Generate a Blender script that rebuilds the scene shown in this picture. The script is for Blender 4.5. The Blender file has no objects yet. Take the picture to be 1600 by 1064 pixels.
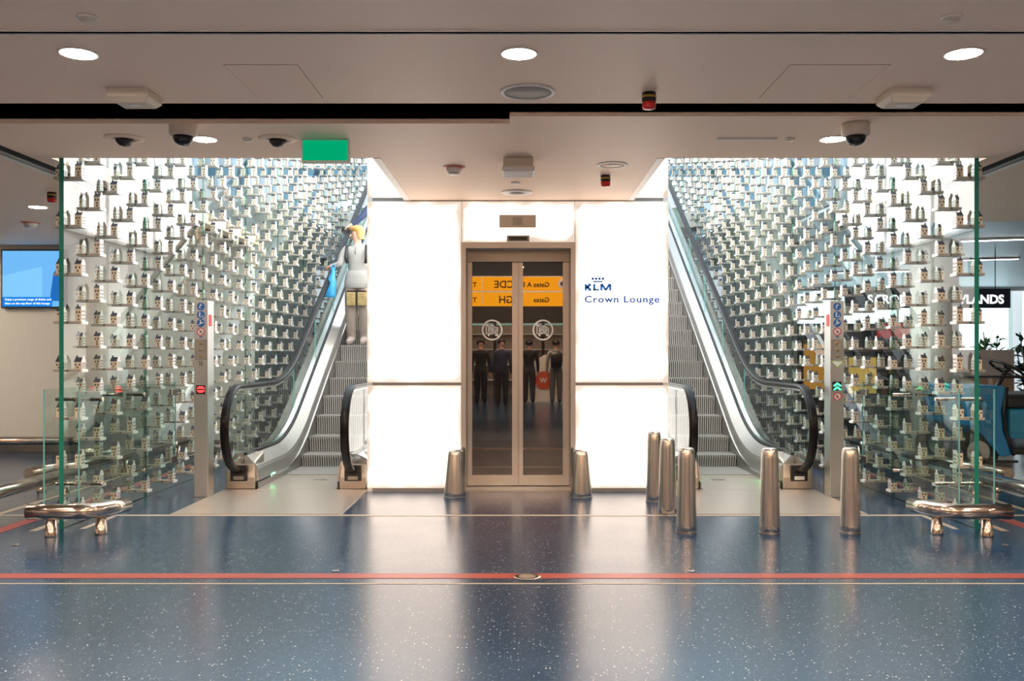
import bpy, bmesh, math, random
from mathutils import Vector, Matrix
random.seed(7)
S = bpy.context.scene
C = S.collection
PI = math.pi

# ------------------------------------------------------------------ camera
F = 1420.0
cd = bpy.data.cameras.new('camera'); cam = bpy.data.objects.new('camera', cd); C.objects.link(cam)
cam.location = (0, 0, 1.35); cam.rotation_euler = (PI/2, 0, 0)
cd.sensor_width = 36.0; cd.lens = 36.0*F/1600.0
cd.shift_x = -11/1600.0; cd.shift_y = 22/1600.0
cd.clip_end = 200
S.camera = cam
# ------------------------------------------------------------------ world and exposure
w = bpy.data.worlds.new('sky'); S.world = w; w.use_nodes = True
bg = w.node_tree.nodes['Background']
bg.inputs[0].default_value = (0.80, 0.91, 1.0, 1); bg.inputs[1].default_value = 1.5
vs = S.view_settings
vs.view_transform = 'Standard'; vs.look = 'None'; vs.gamma = 1; vs.exposure = 0.68; vs.use_curve_mapping = False
BOX_LIGHT = 1.35       # front of the backlit wall
BOX_LOW, BOX_HIGH = 1.2, 4.4
DOWN_LIGHT = 230.0
HALL_FILL = 112.0  # strength of the unseen fill luminaires added behind the camera

# ------------------------------------------------------------------ helpers
def P(px, py, Y):
    return Vector(((px-811)*Y/F, Y, 1.35+(554-py)*Y/F))
ORG = {}
def setp(o, label=None, cat=None, group=None, kind=None):
    if label: o['label'] = label
    if cat: o['category'] = cat
    if group: o['group'] = group
    if kind: o['kind'] = kind
    return o
def empty(name, loc, label=None, cat=None, group=None, kind=None):
    o = bpy.data.objects.new(name, None); C.objects.link(o)
    o.location = loc; o.empty_display_size = .1
    ORG[o] = Vector(loc)
    return setp(o, label, cat, group, kind)

class MB:
    def __init__(s): s.v = []; s.f = []; s.m = []; s.sm = []
    def add(s, vs, fs, mi=0, smooth=False):
        b = len(s.v); s.v += [tuple(v) for v in vs]
        for f in fs: s.f.append(tuple(b+i for i in f)); s.m.append(mi); s.sm.append(smooth)
        return s
    def box(s, x0, x1, y0, y1, z0, z1, mi=0, tilt=None):
        vs = [(x0,y0,z0),(x1,y0,z0),(x1,y1,z0),(x0,y1,z0),(x0,y0,z1),(x1,y0,z1),(x1,y1,z1),(x0,y1,z1)]
        return s.add(vs, [(0,3,2,1),(4,5,6,7),(0,1,5,4),(1,2,6,5),(2,3,7,6),(3,0,4,7)], mi)
    def obox(s, c, ax, ay, az, mi=0):        # oriented box from centre and half axes
        c, ax, ay, az = map(Vector, (c, ax, ay, az)); vs = []
        for dz in (-1, 1):
            for dx, dy in ((-1,-1),(1,-1),(1,1),(-1,1)): vs.append(c+ax*dx+ay*dy+az*dz)
        return s.add(vs, [(0,3,2,1),(4,5,6,7),(0,1,5,4),(1,2,6,5),(2,3,7,6),(3,0,4,7)], mi)
    def beam(s, a, b, w, h=None, mi=0):
        a, b = Vector(a), Vector(b); d = b-a; L = d.length; d.normalize()
        up = Vector((0,0,1)) if abs(d.z) < .95 else Vector((1,0,0))
        x = d.cross(up).normalized(); u = x.cross(d)
        return s.obox((a+b)/2, x*w/2, d*L/2, u*(h or w)/2, mi)
    def lathe(s, c, prof, n=24, mi=0, sx=1.0, sy=1.0, axis='z'):
        vs = []; fs = []
        for r, z in prof:
            for k in range(n):
                a = 2*PI*k/n; p = (r*math.cos(a)*sx, r*math.sin(a)*sy, z)
                if axis == 'y': p = (p[0], p[2], p[1])
                if axis == 'x': p = (p[2], p[0], p[1])
                vs.append((c[0]+p[0], c[1]+p[1], c[2]+p[2]))
        m = len(prof)
        for i in range(m-1):
            for k in range(n):
                k2 = (k+1) % n; fs.append((i*n+k, i*n+k2, (i+1)*n+k2, (i+1)*n+k))
        s.add(vs, fs, mi, True)
        b = len(s.v)-m*n
        s.f.append(tuple(b+k for k in range(n))[::-1]); s.m.append(mi); s.sm.append(False)
        s.f.append(tuple(b+(m-1)*n+k for k in range(n))); s.m.append(mi); s.sm.append(False)
        return s
    def tube(s, path, r, n=14, mi=0, caps=True):
        path = [Vector(p) for p in path]; vs = []; fs = []; u = None
        for i, p in enumerate(path):
            d = (path[min(i+1,len(path)-1)]-path[max(i-1,0)]).normalized()
            if u is None:
                u = d.cross(Vector((0,0,1)) if abs(d.z) < .9 else Vector((1,0,0))).normalized()
            else: u = (u-d*u.dot(d)).normalized()
            v = d.cross(u); rr = r[i] if isinstance(r, (list, tuple)) else r
            for k in range(n):
                a = 2*PI*k/n; vs.append(p+(u*math.cos(a)+v*math.sin(a))*rr)
        for i in range(len(path)-1):
            for k in range(n):
                k2 = (k+1) % n; fs.append((i*n+k, i*n+k2, (i+1)*n+k2, (i+1)*n+k))
        s.add(vs, fs, mi, True)
        if caps:
            b = len(s.v)-len(path)*n
            s.f.append(tuple(b+k for k in range(n))[::-1]); s.m.append(mi); s.sm.append(False)
            s.f.append(tuple(b+(len(path)-1)*n+k for k in range(n))); s.m.append(mi); s.sm.append(False)
        return s
    def loft(s, secs, mi=0, smooth=False, caps=True):      # closed sections with equal counts
        n = len(secs[0]); vs = [p for q in secs for p in q]; fs = []
        for i in range(len(secs)-1):
            for k in range(n):
                k2 = (k+1) % n; fs.append((i*n+k, i*n+k2, (i+1)*n+k2, (i+1)*n+k))
        s.add(vs, fs, mi, smooth)
        if caps:
            b = len(s.v)-len(vs)
            s.f.append(tuple(b+k for k in range(n))[::-1]); s.m.append(mi); s.sm.append(False)
            s.f.append(tuple(b+(len(secs)-1)*n+k for k in range(n))); s.m.append(mi); s.sm.append(False)
        return s
    def prism(s, poly, d, mi=0):            # polygon (list of 3-D points) extruded by vector d
        n = len(poly); poly = [Vector(p) for p in poly]; d = Vector(d)
        vs = poly+[p+d for p in poly]
        fs = [tuple(range(n))[::-1], tuple(range(n, 2*n))]+[(k, (k+1) % n, n+(k+1) % n, n+k) for k in range(n)]
        return s.add(vs, fs, mi)
    def mesh(s, name, mats, org=Vector((0,0,0)), fix=True):
        me = bpy.data.meshes.new(name)
        me.from_pydata([(v[0]-org[0], v[1]-org[1], v[2]-org[2]) for v in s.v], [], s.f)
        for m in mats: me.materials.append(m)
        me.polygons.foreach_set('material_index', s.m)
        me.polygons.foreach_set('use_smooth', s.sm)
        if fix:
            bm = bmesh.new(); bm.from_mesh(me); bmesh.ops.recalc_face_normals(bm, faces=bm.faces)
            bm.to_mesh(me); bm.free()
        me.update(); return me
    def build(s, name, mats, parent=None, org=None, bevel=0, label=None, cat=None, group=None, kind=None):
        if not isinstance(mats, (list, tuple)): mats = [mats]
        base = ORG[parent] if parent else Vector((0,0,0))
        if org is None:
            if parent: org = base
            else:
                xs, ys, zs = zip(*s.v); org = Vector(((min(xs)+max(xs))/2, (min(ys)+max(ys))/2, min(zs)))
        org = Vector(org)
        o = bpy.data.objects.new(name, s.mesh(name, mats, org)); C.objects.link(o)
        o.location = org-base
        if parent: o.parent = parent
        ORG[o] = org
        if bevel:
            b = o.modifiers.new('bevel', 'BEVEL'); b.width = bevel; b.segments = 2; b.limit_method = 'ANGLE'; b.angle_limit = .6
        return setp(o, label, cat, group, kind)

def nd(t, kind, **kw):
    n = t.nodes.new(kind)
    for k, v in kw.items(): setattr(n, k, v)
    return n
def mat(name, col, rough=.5, metal=0, emit=None, es=1.0, var=.0, vscale=8.0, bump=0, bscale=40.0, spec=.5, stretch=None, trans=0, alpha=1):
    m = bpy.data.materials.new(name); m.use_nodes = True; t = m.node_tree; b = t.nodes['Principled BSDF']
    b.inputs['Base Color'].default_value = (*col, 1); b.inputs['Roughness'].default_value = rough
    b.inputs['Metallic'].default_value = metal; b.inputs['Specular IOR Level'].default_value = spec
    if trans: b.inputs['Transmission Weight'].default_value = trans
    if emit: b.inputs['Emission Color'].default_value = (*emit, 1); b.inputs['Emission Strength'].default_value = es
    tc = nd(t, 'ShaderNodeTexCoord'); mp = nd(t, 'ShaderNodeMapping')
    if stretch: mp.inputs['Scale'].default_value = stretch
    t.links.new(tc.outputs['Object'], mp.inputs[0])
    if var:
        n = nd(t, 'ShaderNodeTexNoise'); n.inputs['Scale'].default_value = vscale; n.inputs['Detail'].default_value = 4
        t.links.new(mp.outputs[0], n.inputs['Vector'])
        r = nd(t, 'ShaderNodeMapRange'); r.inputs['To Min'].default_value = 1-var; r.inputs['To Max'].default_value = 1+var
        t.links.new(n.outputs[0], r.inputs[0])
        mx = nd(t, 'ShaderNodeVectorMath', operation='SCALE'); mx.inputs[0].default_value = col
        t.links.new(r.outputs[0], mx.inputs['Scale']); t.links.new(mx.outputs[0], b.inputs['Base Color'])
    if bump:
        n2 = nd(t, 'ShaderNodeTexNoise'); n2.inputs['Scale'].default_value = bscale; n2.inputs['Detail'].default_value = 3
        t.links.new(mp.outputs[0], n2.inputs['Vector'])
        bp = nd(t, 'ShaderNodeBump'); bp.inputs['Strength'].default_value = bump; bp.inputs['Distance'].default_value = .005
        t.links.new(n2.outputs[0], bp.inputs['Height']); t.links.new(bp.outputs[0], b.inputs['Normal'])
    return m
def glass_mat(name, tint, ior=1.6, rough=0.0):
    # sheet glass: clear from behind, Fresnel reflection on the face the ray meets first
    m = bpy.data.materials.new(name); m.use_nodes = True; t = m.node_tree; t.nodes.clear()
    out = nd(t, 'ShaderNodeOutputMaterial'); tr = nd(t, 'ShaderNodeBsdfTransparent'); gl = nd(t, 'ShaderNodeBsdfGlossy')
    tr.inputs[0].default_value = (*tint, 1); gl.inputs['Roughness'].default_value = rough
    fr = nd(t, 'ShaderNodeFresnel'); fr.inputs[0].default_value = ior
    ge = nd(t, 'ShaderNodeNewGeometry'); inv = nd(t, 'ShaderNodeMath', operation='SUBTRACT'); inv.inputs[0].default_value = 1
    mu = nd(t, 'ShaderNodeMath', operation='MULTIPLY')
    t.links.new(ge.outputs['Backfacing'], inv.inputs[1]); t.links.new(fr.outputs[0], mu.inputs[0]); t.links.new(inv.outputs[0], mu.inputs[1])
    mx = nd(t, 'ShaderNodeMixShader'); t.links.new(mu.outputs[0], mx.inputs[0]); t.links.new(tr.outputs[0], mx.inputs[1]); t.links.new(gl.outputs[0], mx.inputs[2])
    t.links.new(mx.outputs[0], out.inputs[0]); return m
def emis(name, col, s):
    m = bpy.data.materials.new(name); m.use_nodes = True; t = m.node_tree; t.nodes.clear()
    out = nd(t, 'ShaderNodeOutputMaterial'); e = nd(t, 'ShaderNodeEmission')
    e.inputs[0].default_value = (*col, 1); e.inputs[1].default_value = s; t.links.new(e.outputs[0], out.inputs[0]); return m

def floor_mat():
    m = bpy.data.materials.new('blue_terrazzo'); m.use_nodes = True; t = m.node_tree; b = t.nodes['Principled BSDF']; L = t.links.new
    tc = nd(t, 'ShaderNodeTexCoord')
    def speck(scale, rad, keep):
        v = nd(t, 'ShaderNodeTexVoronoi'); v.inputs['Scale'].default_value = scale; L(tc.outputs['Object'], v.inputs['Vector'])
        a = nd(t, 'ShaderNodeMath', operation='LESS_THAN'); L(v.outputs['Distance'], a.inputs[0])
        sp = nd(t, 'ShaderNodeSeparateColor'); L(v.outputs['Color'], sp.inputs[0])
        rr = nd(t, 'ShaderNodeMath', operation='MULTIPLY'); rr.inputs[1].default_value = rad; L(sp.outputs[1], rr.inputs[0]); L(rr.outputs[0], a.inputs[1])
        k = nd(t, 'ShaderNodeMath', operation='GREATER_THAN'); k.inputs[1].default_value = keep; L(sp.outputs[0], k.inputs[0])
        mu = nd(t, 'ShaderNodeMath', operation='MULTIPLY'); L(a.outputs[0], mu.inputs[0]); L(k.outputs[0], mu.inputs[1]); return mu, sp
    n = nd(t, 'ShaderNodeTexNoise'); n.inputs['Scale'].default_value = 2.2; n.inputs['Detail'].default_value = 6; L(tc.outputs['Object'], n.inputs['Vector'])
    n3 = nd(t, 'ShaderNodeTexNoise'); n3.inputs['Scale'].default_value = 130; n3.inputs['Detail'].default_value = 2; L(tc.outputs['Object'], n3.inputs['Vector'])
    cr = nd(t, 'ShaderNodeMix', data_type='RGBA'); cr.inputs[6].default_value = (.005,.030,.078,1); cr.inputs[7].default_value = (.011,.048,.108,1)
    ad = nd(t, 'ShaderNodeMath', operation='MULTIPLY_ADD'); ad.inputs[1].default_value = .5; L(n.outputs[0], ad.inputs[0])
    h = nd(t, 'ShaderNodeMath', operation='MULTIPLY'); h.inputs[1].default_value = .5; L(n3.outputs[0], h.inputs[0]); L(h.outputs[0], ad.inputs[2])
    L(ad.outputs[0], cr.inputs[0])
    s1, c1 = speck(58, .27, .60); s2, c2 = speck(95, .36, .62)
    m1 = nd(t, 'ShaderNodeMix', data_type='RGBA'); L(s2.outputs[0], m1.inputs[0]); L(cr.outputs[2], m1.inputs[6]); m1.inputs[7].default_value = (.12,.17,.21,1)
    m2 = nd(t, 'ShaderNodeMix', data_type='RGBA'); L(s1.outputs[0], m2.inputs[0]); L(m1.outputs[2], m2.inputs[6]); m2.inputs[7].default_value = (.50,.49,.43,1)
    L(m2.outputs[2], b.inputs['Base Color'])
    r = nd(t, 'ShaderNodeMapRange'); r.inputs['To Min'].default_value = .17; r.inputs['To Max'].default_value = .27; L(n.outputs[0], r.inputs[0]); L(r.outputs[0], b.inputs['Roughness'])
    b.inputs['Specular IOR Level'].default_value = .95
    bp = nd(t, 'ShaderNodeBump'); bp.inputs['Strength'].default_value = .06; bp.inputs['Distance'].default_value = .002; L(n3.outputs[0], bp.inputs['Height']); L(bp.outputs[0], b.inputs['Normal'])
    return m
def lightbox_mat(name, strength, col=(1.0,.83,.70)):
    # opal panel lit from behind; lamps fall short of the panel's edges a little
    m = bpy.data.materials.new(name); m.use_nodes = True; t = m.node_tree; b = t.nodes['Principled BSDF']; L = t.links.new
    b.inputs['Base Color'].default_value = (.75,.74,.72,1); b.inputs['Roughness'].default_value = .35
    tc = nd(t, 'ShaderNodeTexCoord'); n = nd(t, 'ShaderNodeTexNoise'); n.inputs['Scale'].default_value = 3.5; n.inputs['Detail'].default_value = 3
    L(tc.outputs['Object'], n.inputs['Vector'])
    at = nd(t, 'ShaderNodeAttribute', attribute_name='edge')
    # distance stored per vertex: 0 on the rim, 1 inside
    mr = nd(t, 'ShaderNodeMapRange'); mr.interpolation_type = 'SMOOTHSTEP'; mr.inputs['From Max'].default_value = 1
    ad = nd(t, 'ShaderNodeMath', operation='MULTIPLY_ADD'); ad.inputs[1].default_value = 1.0; L(at.outputs['Fac'], ad.inputs[0])
    ns = nd(t, 'ShaderNodeMapRange'); ns.inputs['From Min'].default_value = .3; ns.inputs['From Max'].default_value = .75; ns.inputs['To Min'].default_value = .38; ns.inputs['To Max'].default_value = -.35
    L(n.outputs[0], ns.inputs[0]); L(ns.outputs[0], ad.inputs[2]); L(ad.outputs[0], mr.inputs[0])
    mr.inputs['To Min'].default_value = .22*strength; mr.inputs['To Max'].default_value = strength
    L(mr.outputs[0], b.inputs['Emission Strength']); b.inputs['Emission Color'].default_value = (*col,1)
    return m
def stripe_mat(name, c0, c1, freq, rough=.4, metal=.6):
    m = bpy.data.materials.new(name); m.use_nodes = True; t = m.node_tree; b = t.nodes['Principled BSDF']; L = t.links.new
    tc = nd(t, 'ShaderNodeTexCoord'); sp = nd(t, 'ShaderNodeSeparateXYZ'); L(tc.outputs['Object'], sp.inputs[0])
    mu = nd(t, 'ShaderNodeMath', operation='MULTIPLY'); mu.inputs[1].default_value = freq; L(sp.outputs[0], mu.inputs[0])
    fr = nd(t, 'ShaderNodeMath', operation='PINGPONG'); fr.inputs[1].default_value = .5; L(mu.outputs[0], fr.inputs[0])
    mr = nd(t, 'ShaderNodeMapRange'); mr.inputs['From Min'].default_value = .15; mr.inputs['From Max'].default_value = .35; L(fr.outputs[0], mr.inputs[0])
    mx = nd(t, 'ShaderNodeMix', data_type='RGBA'); mx.inputs[6].default_value = (*c0,1); mx.inputs[7].default_value = (*c1,1)
    L(mr.outputs[0], mx.inputs[0]); L(mx.outputs[2], b.inputs['Base Color'])
    bp = nd(t, 'ShaderNodeBump'); bp.inputs['Strength'].default_value = .6; bp.inputs['Distance'].default_value = .008; L(mr.outputs[0], bp.inputs['Height']); L(bp.outputs[0], b.inputs['Normal'])
    b.inputs['Roughness'].default_value = rough; b.inputs['Metallic'].default_value = metal
    return m
def mesh_ceiling_mat():
    m = mat('metal_mesh', (.22,.27,.31), .4, .7); t = m.node_tree; b = t.nodes['Principled BSDF']; L = t.links.new
    tc = nd(t, 'ShaderNodeTexCoord'); v = nd(t, 'ShaderNodeTexVoronoi'); v.inputs['Scale'].default_value = 14; v.inputs['Randomness'].default_value = 0; L(tc.outputs['Object'], v.inputs['Vector'])
    g = nd(t, 'ShaderNodeMapRange'); g.inputs['From Min'].default_value = .25; g.inputs['From Max'].default_value = .4; L(v.outputs['Distance'], g.inputs[0])
    mx = nd(t, 'ShaderNodeMix', data_type='RGBA'); mx.inputs[6].default_value = (.05,.07,.09,1); mx.inputs[7].default_value = (.42,.48,.53,1); L(g.outputs[0], mx.inputs[0]); L(mx.outputs[2], b.inputs['Base Color'])
    return m

M = {}
M['floor'] = floor_mat()
M['ceil'] = mat('ceiling_paint', (.90,.70,.56), .55, var=.02, vscale=1.5)
M['wallw'] = mat('wall_paint', (.74,.74,.70), .5, var=.02, vscale=2)
M['greywall'] = mat('grey_green_wall', (.17,.18,.165), .45, var=.06, vscale=3)
M['fascia'] = mat('slab_edge', (.10,.11,.115), .5, var=.05)
M['steel'] = mat('brushed_steel', (.60,.555,.51), .27, 1, var=.10, vscale=14, stretch=(30,30,.6), bump=.05, bscale=30)
M['steelh'] = mat('brushed_steel_flat', (.64,.61,.58), .25, 1, var=.06, vscale=10, stretch=(1,1,20))
M['bronze'] = mat('polished_tube', (.62,.53,.46), .16, 1, var=.04, vscale=10, stretch=(2,2,2))
M['alu'] = mat('champagne_aluminium', (.58,.53,.48), .38, .55, var=.03, vscale=20)
M['dome'] = mat('smoked_dome',(.008,.008,.009),.08,var=.1)
M['dark'] = mat('black_plastic', (.012,.012,.013), .35, var=.1)
M['blackm'] = mat('black_void', (.004,.004,.004), .8, var=.1)
M['rubber'] = mat('handrail_rubber', (.005,.0045,.005), .3, var=.1, spec=.25)
M['white'] = mat('white_plastic', (.78,.76,.73), .4, var=.02)
M['cream'] = mat('cream_plastic', (.66,.58,.48), .45, var=.03)
M['red'] = mat('red_lens', (.6,.02,.015), .2, var=.05)
M['glass'] = glass_mat('sheet_glass', (.95,.985,.97), 1.72)
M['glassb'] = glass_mat('balustrade_glass', (.88,.94,.92), 1.5)
M['edge'] = mat('green_glass_edge', (.02,.22,.17), .08, 0, var=.15, vscale=6, spec=.8)
M['edgel'] = mat('pale_glass_edge', (.16,.50,.50), .08, 0, var=.1, spec=.8)
M['edgej'] = glass_mat('joint_glass_edge', (.45,.68,.60), 1.5)
M['boxf'] = lightbox_mat('backlit_panel', BOX_LIGHT)
M['boxl'] = lightbox_mat('backlit_panel_low', BOX_LOW, (1.0,.92,.85))
M['boxh'] = lightbox_mat('backlit_panel_high', BOX_HIGH, (1.0,.96,.92))
M['seam'] = mat('panel_joint', (.30,.28,.26), .4, .3, var=.05)
M['step'] = stripe_mat('ribbed_step', (.07,.066,.062), (.56,.53,.50), 36, .45, .25)
M['plate'] = mat('landing_plate', (.62,.53,.45), .33, .75, var=.05, vscale=20, stretch=(1,30,1))
M['newel'] = mat('bronze_grey_newel', (.40,.35,.30), .35, .8, var=.05)
M['deck'] = mat('escalator_deck', (.66,.65,.64), .2, 1, var=.04, vscale=6)
M['deckw'] = mat('escalator_cladding', (.47,.46,.45), .32, .8, var=.04, vscale=6)
M['skirt'] = mat('escalator_skirt', (.30,.29,.28), .35, .8, var=.06)
M['redstrip'] = mat('red_inlay', (.36,.06,.045), .35, var=.08, vscale=10)
M['beige'] = mat('beige_inlay', (.52,.43,.34), .35, var=.06, vscale=10)
M['house'] = mat('glazed_porcelain', (.72,.63,.50), .3, var=.04, vscale=30)
M['facade'] = mat('white_porcelain', (.86,.85,.83), .25, var=.02)
M['roof'] = mat('slate_blue_roof', (.045,.05,.065), .35, var=.15, vscale=60)
M['pane_dark'] = mat('painted_window', (.10,.075,.06), .4, var=.2)
M['shelf'] = mat('stone_shelf', (.40,.37,.34), .5, var=.06, vscale=25)
M['blue'] = mat('print_blue', (.01,.16,.75), .4, var=.02)
M['blueb'] = mat('print_bright_blue', (.01,.28,1.0), .4, var=.02)
M['truss'] = mat('blue_painted_steel', (.20,.34,.42), .45, .1, var=.08)
M['mesh'] = mesh_ceiling_mat()
M['tile'] = mat('pale_shop_tile', (.55,.60,.64), .2, var=.06, vscale=5)

# ------------------------------------------------------------------ large structure
def struct(name, mb, m, label=None, parent=None, bevel=0):
    return mb.build(name, m, parent, bevel=bevel, label=label, kind=None if parent else 'structure')
G = 3.54                  # glass walls at x = -G and +G
CZ = 2.87                 # ceiling height
UP = 4.2                  # upper floor level
SLAB = 3.35               # top of the side slabs
YB = 8.96                 # front of the backlit wall
struct('floor', MB().box(-14, 14, -12, 26, -.12, 0), M['floor'], 'speckled dark blue polished floor')
# low ceiling, built of boards left and right of the shutter slots
cl = empty('ceiling', (0,4,CZ), 'flat warm white plasterboard ceiling', None, None, 'structure')
for (x0,x1,y0,y1) in ((-14,14,1.0,4.262),(-14,14,4.30,5.50),(-14,-.06,5.86,7.03),(-.06,14,5.70,7.03),(-1.13,1.13,7.03,YB-.012)):
    MB().box(x0,x1,y0,y1,CZ,CZ+.12).build('ceiling_board', M['ceil'], cl)
MB().box(-14,14,4.255,4.262,CZ-.006,CZ+.1).box(-14,14,4.30,4.307,CZ-.006,CZ+.1).build('slot_lip', M['white'], cl)
MB().box(-14,14,4.2,4.36,CZ+.12,CZ+.16).box(-14,14,5.4,5.95,CZ+.14,CZ+.2).build('slot_backing', M['blackm'], cl)
MB().box(-14,-.06,5.86,5.88,CZ-.03,CZ+.12).box(-.06,14,5.70,5.72,CZ-.025,CZ+.12).build('slot_lip', M['ceil'], cl)
MB().box(-14,14,7.0,7.03,CZ+.12,SLAB).build('void_fascia', M['fascia'], cl)
for s in (-1, 1):
    MB().box(s*1.10-.03,s*1.10+.03,7.03,YB-.02,CZ-.004,CZ+.13).build('edge_trim', M['white'], cl)
# hall behind the photographer
struct('ceiling_hall', MB().box(-14,14,-12,1.0,5.0,5.15).box(-14,14,.9,1.0,CZ,5.0), M['ceil'])
struct('wall_back', MB().box(-14,14,-12.2,-12,0,5.1), mat('hall_wall', (.11,.10,.095), .5, var=.1))
struct('wall_side_left', MB().box(-14.2,-14,-12,12.9,0,5.1), M['wallw'])
struct('wall_side_right', MB().box(14,14.2,-12,26,0,5.1), M['wallw'])
# side bays: slabs over the lower floor outside the glass
struct('ceiling_left', MB().box(-14,-3.62,7.03,12.7,CZ,CZ+.12), M['ceil'])
struct('trim_1', MB().box(-14,-3.62,7.03,12.9,CZ+.12,SLAB).box(-14,-3.96,12.9,21.5,CZ+.12,SLAB), M['fascia'])
struct('ceiling_right', MB().box(3.62,14,7.03,10.4,CZ,CZ+.12), M['ceil'])
struct('trim_2', MB().box(3.62,14,7.03,10.4,CZ+.12,SLAB).box(3.96,14,10.4,21.5,3.26,SLAB), M['fascia'])
struct('ceiling_mesh', MB().box(3.95,14,10.4,25,3.2,3.24), M['mesh'], 'perforated blue grey metal mesh ceiling over the shop')
struct('wall_left', MB().box(-14,-3.75,12.7,12.9,0,CZ), M['wallw'], 'plain off-white wall beyond the glass')
struct('wall_grey_left', MB().box(-3.95,-3.75,12.9,21.5,0,3.75), M['greywall'])
struct('wall_grey_right', MB().box(3.75,3.95,12.9,21.5,0,3.75), M['greywall'])
for s_,nm_ in ((-1,'left'),(1,'right')): struct('wall_sky_blocker_'+nm_, MB().box(s_*9.0,s_*9.3,12.0,30,SLAB,7.5), mat('sky_blocker_'+nm_,(.13,.16,.18),.5,var=.08,vscale=1.0))  # dark screens added to block the sky so reflections show in the glass
struct('floor_upper', MB().box(-3.74,3.74,18.2,24,UP-.3,UP), M['wallw'])
# window wall at the end of the shop, open to daylight
wn = empty('window_1', (9,25,0), 'bright daylit window wall behind the shop', None, None, 'structure')
for x in (4.0,5.6,7.2,8.8,10.4,12.0,13.9): MB().box(x-.03,x+.03,24.95,25.05,0,3.2).build('window_frame', M['steelh'], wn)
MB().box(4,14,24.95,25.05,0,.1).box(4,14,24.95,25.05,1.0,1.05).box(4,14,24.95,25.05,3.1,3.2).build('window_frame', M['steelh'], wn)
for x in (4.0,5.6,7.2,8.8,10.4,12.0): MB().box(x+.03,x+1.57,24.99,25.01,.1,3.1).build('pane', M['glassb'], wn)
# shop floor tiles
tl = empty('floor_tiles', (6,11,0), 'pale glossy shop floor tiles', None, None, 'structure')
MB().box(4.75,13.9,8.6,24.9,.0005,.003).build('grout', mat('tile_grout', (.12,.13,.14), .6, var=.1), tl)
tmesh = MB().box(-.446,.446,-.446,.446,0,.006).mesh('tile', [M['tile']])
for i in range(7):
    for j in range(12):
        o = bpy.data.objects.new('tile', tmesh); C.objects.link(o); o.parent = tl
        o.location = (5.21+.9*i-6, 9.06+.9*j-11, .003)

# inlays in the floor
n = 0
def inlay(x0,x1,y0,y1,m,label):
    global n; n += 1
    struct('trim_%d' % (n+2), MB().box(x0,x1,y0,y1,.0004,.0022), m, label)
inlay(-14,14,5.48,5.60,M['redstrip'],'red inlaid line across the blue floor')
inlay(-14,14,5.345,5.362,M['beige'],'thin pale joint line in front of the red line')
inlay(-14,14,7.60,7.655,M['beige'],'beige inlaid strip in front of the escalators')
for s in (-1,1):
    inlay(s*3.98-.06,s*3.98+.06,5.62,7.58,M['redstrip'],'red inlaid side line outside the glass')
    inlay(s*3.72-.03,s*3.72+.03,6.95,7.58,M['beige'],'beige inlaid strip beside the glass foot')
    inlay(s*3.98-.06,s*3.98+.06,7.67,12.6,M['redstrip'],'red inlaid side line further back')
    inlay(s*4.4-.03,s*4.4+.03,7.67,12.6,M['beige'],'beige inlaid strip outside the glass')
    inlay(s*3.38-.022,s*3.38+.022,7.03,7.58,M['beige'],'beige inlaid strip inside the glass foot')

# ------------------------------------------------------------------ backlit wall round the lift
def panel_mesh(x0,x1,y0,y1,z0,z1,axis):
    # flat panel with a ring of vertices near its rim that carries the rim attribute
    if axis == 'y': a0,a1,f = x0,x1,(lambda u,v,d: (u, y0+d, v))
    else: a0,a1,f = y0,y1,(lambda u,v,d: (x0+d, u, v))
    e = min(.085,(a1-a0)*.3,(z1-z0)*.3)
    us = [a0,a0+e,(a0+a1)/2,a1-e,a1]; vsl = [z0,z0+e,(z0+z1)/2,z1-e,z1]
    vs = []; at = []
    for j,v in enumerate(vsl):
        for i,u in enumerate(us): vs.append(f(u,v,0)); at.append(0.0 if i in (0,4) or j in (0,4) else 1.0)
    fs = [(j*5+i,j*5+i+1,(j+1)*5+i+1,(j+1)*5+i) for j in range(4) for i in range(4)]
    th = (y1-y0) if axis == 'y' else (x1-x0)
    b = len(vs); vs += [f(u,v,th) for u,v in ((a0,z0),(a1,z0),(a1,z1),(a0,z1))]; at += [0]*4
    fs += [(b+3,b+2,b+1,b),(0,1,2,3,4,b+1,b),(4,9,14,19,24,b+2,b+1),(24,23,22,21,20,b+3,b+2),(20,15,10,5,0,b,b+3)]
    return vs, fs, at
bw = empty('wall_center', (0,YB,0), 'glowing white backlit panel wall round the lift door', None, None, 'structure')
def panel(x0,x1,y0,y1,z0,z1,axis,m):
    vs, fs, at = panel_mesh(x0,x1,y0,y1,z0,z1,axis)
    q = MB().add(vs, fs); o = q.build('panel', m, bw)
    a = o.data.attributes.new('edge','FLOAT','POINT'); a.data.foreach_set('value', at)
    return o
XL, XR, DL, DR, DT = -1.497, 1.472, -.560, .545, 2.43
rows = ((.035,1.045),(1.075,2.86),(2.895,6.2))
for z0,z1 in rows:
    for x0,x1 in ((XL,DL-.012),(DR+.012,XR)): panel(x0,x1,YB,YB+.05,z0,z1,'y',M['boxf'])
panel(DL-.004,DR+.004,YB,YB+.05,DT+.03,2.86,'y',M['boxf']); panel(DL-.004,DR+.004,YB,YB+.05,2.895,6.2,'y',M['boxf'])
for s,xw in ((-1,XL),(1,XR)):
    for k in range(4):
        y0 = YB+.065+k*1.62
        for z0,z1 in rows:
            m = M['boxh'] if z0 > 2 else M['boxl']
            if s < 0: panel(xw+.003,xw+.05,y0,y0+1.60,z0,z1,'x',m)
            else: panel(xw-.003,xw-.05,y0,y0+1.60,z0,z1,'x',m)
YE = YB+6.6
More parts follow.
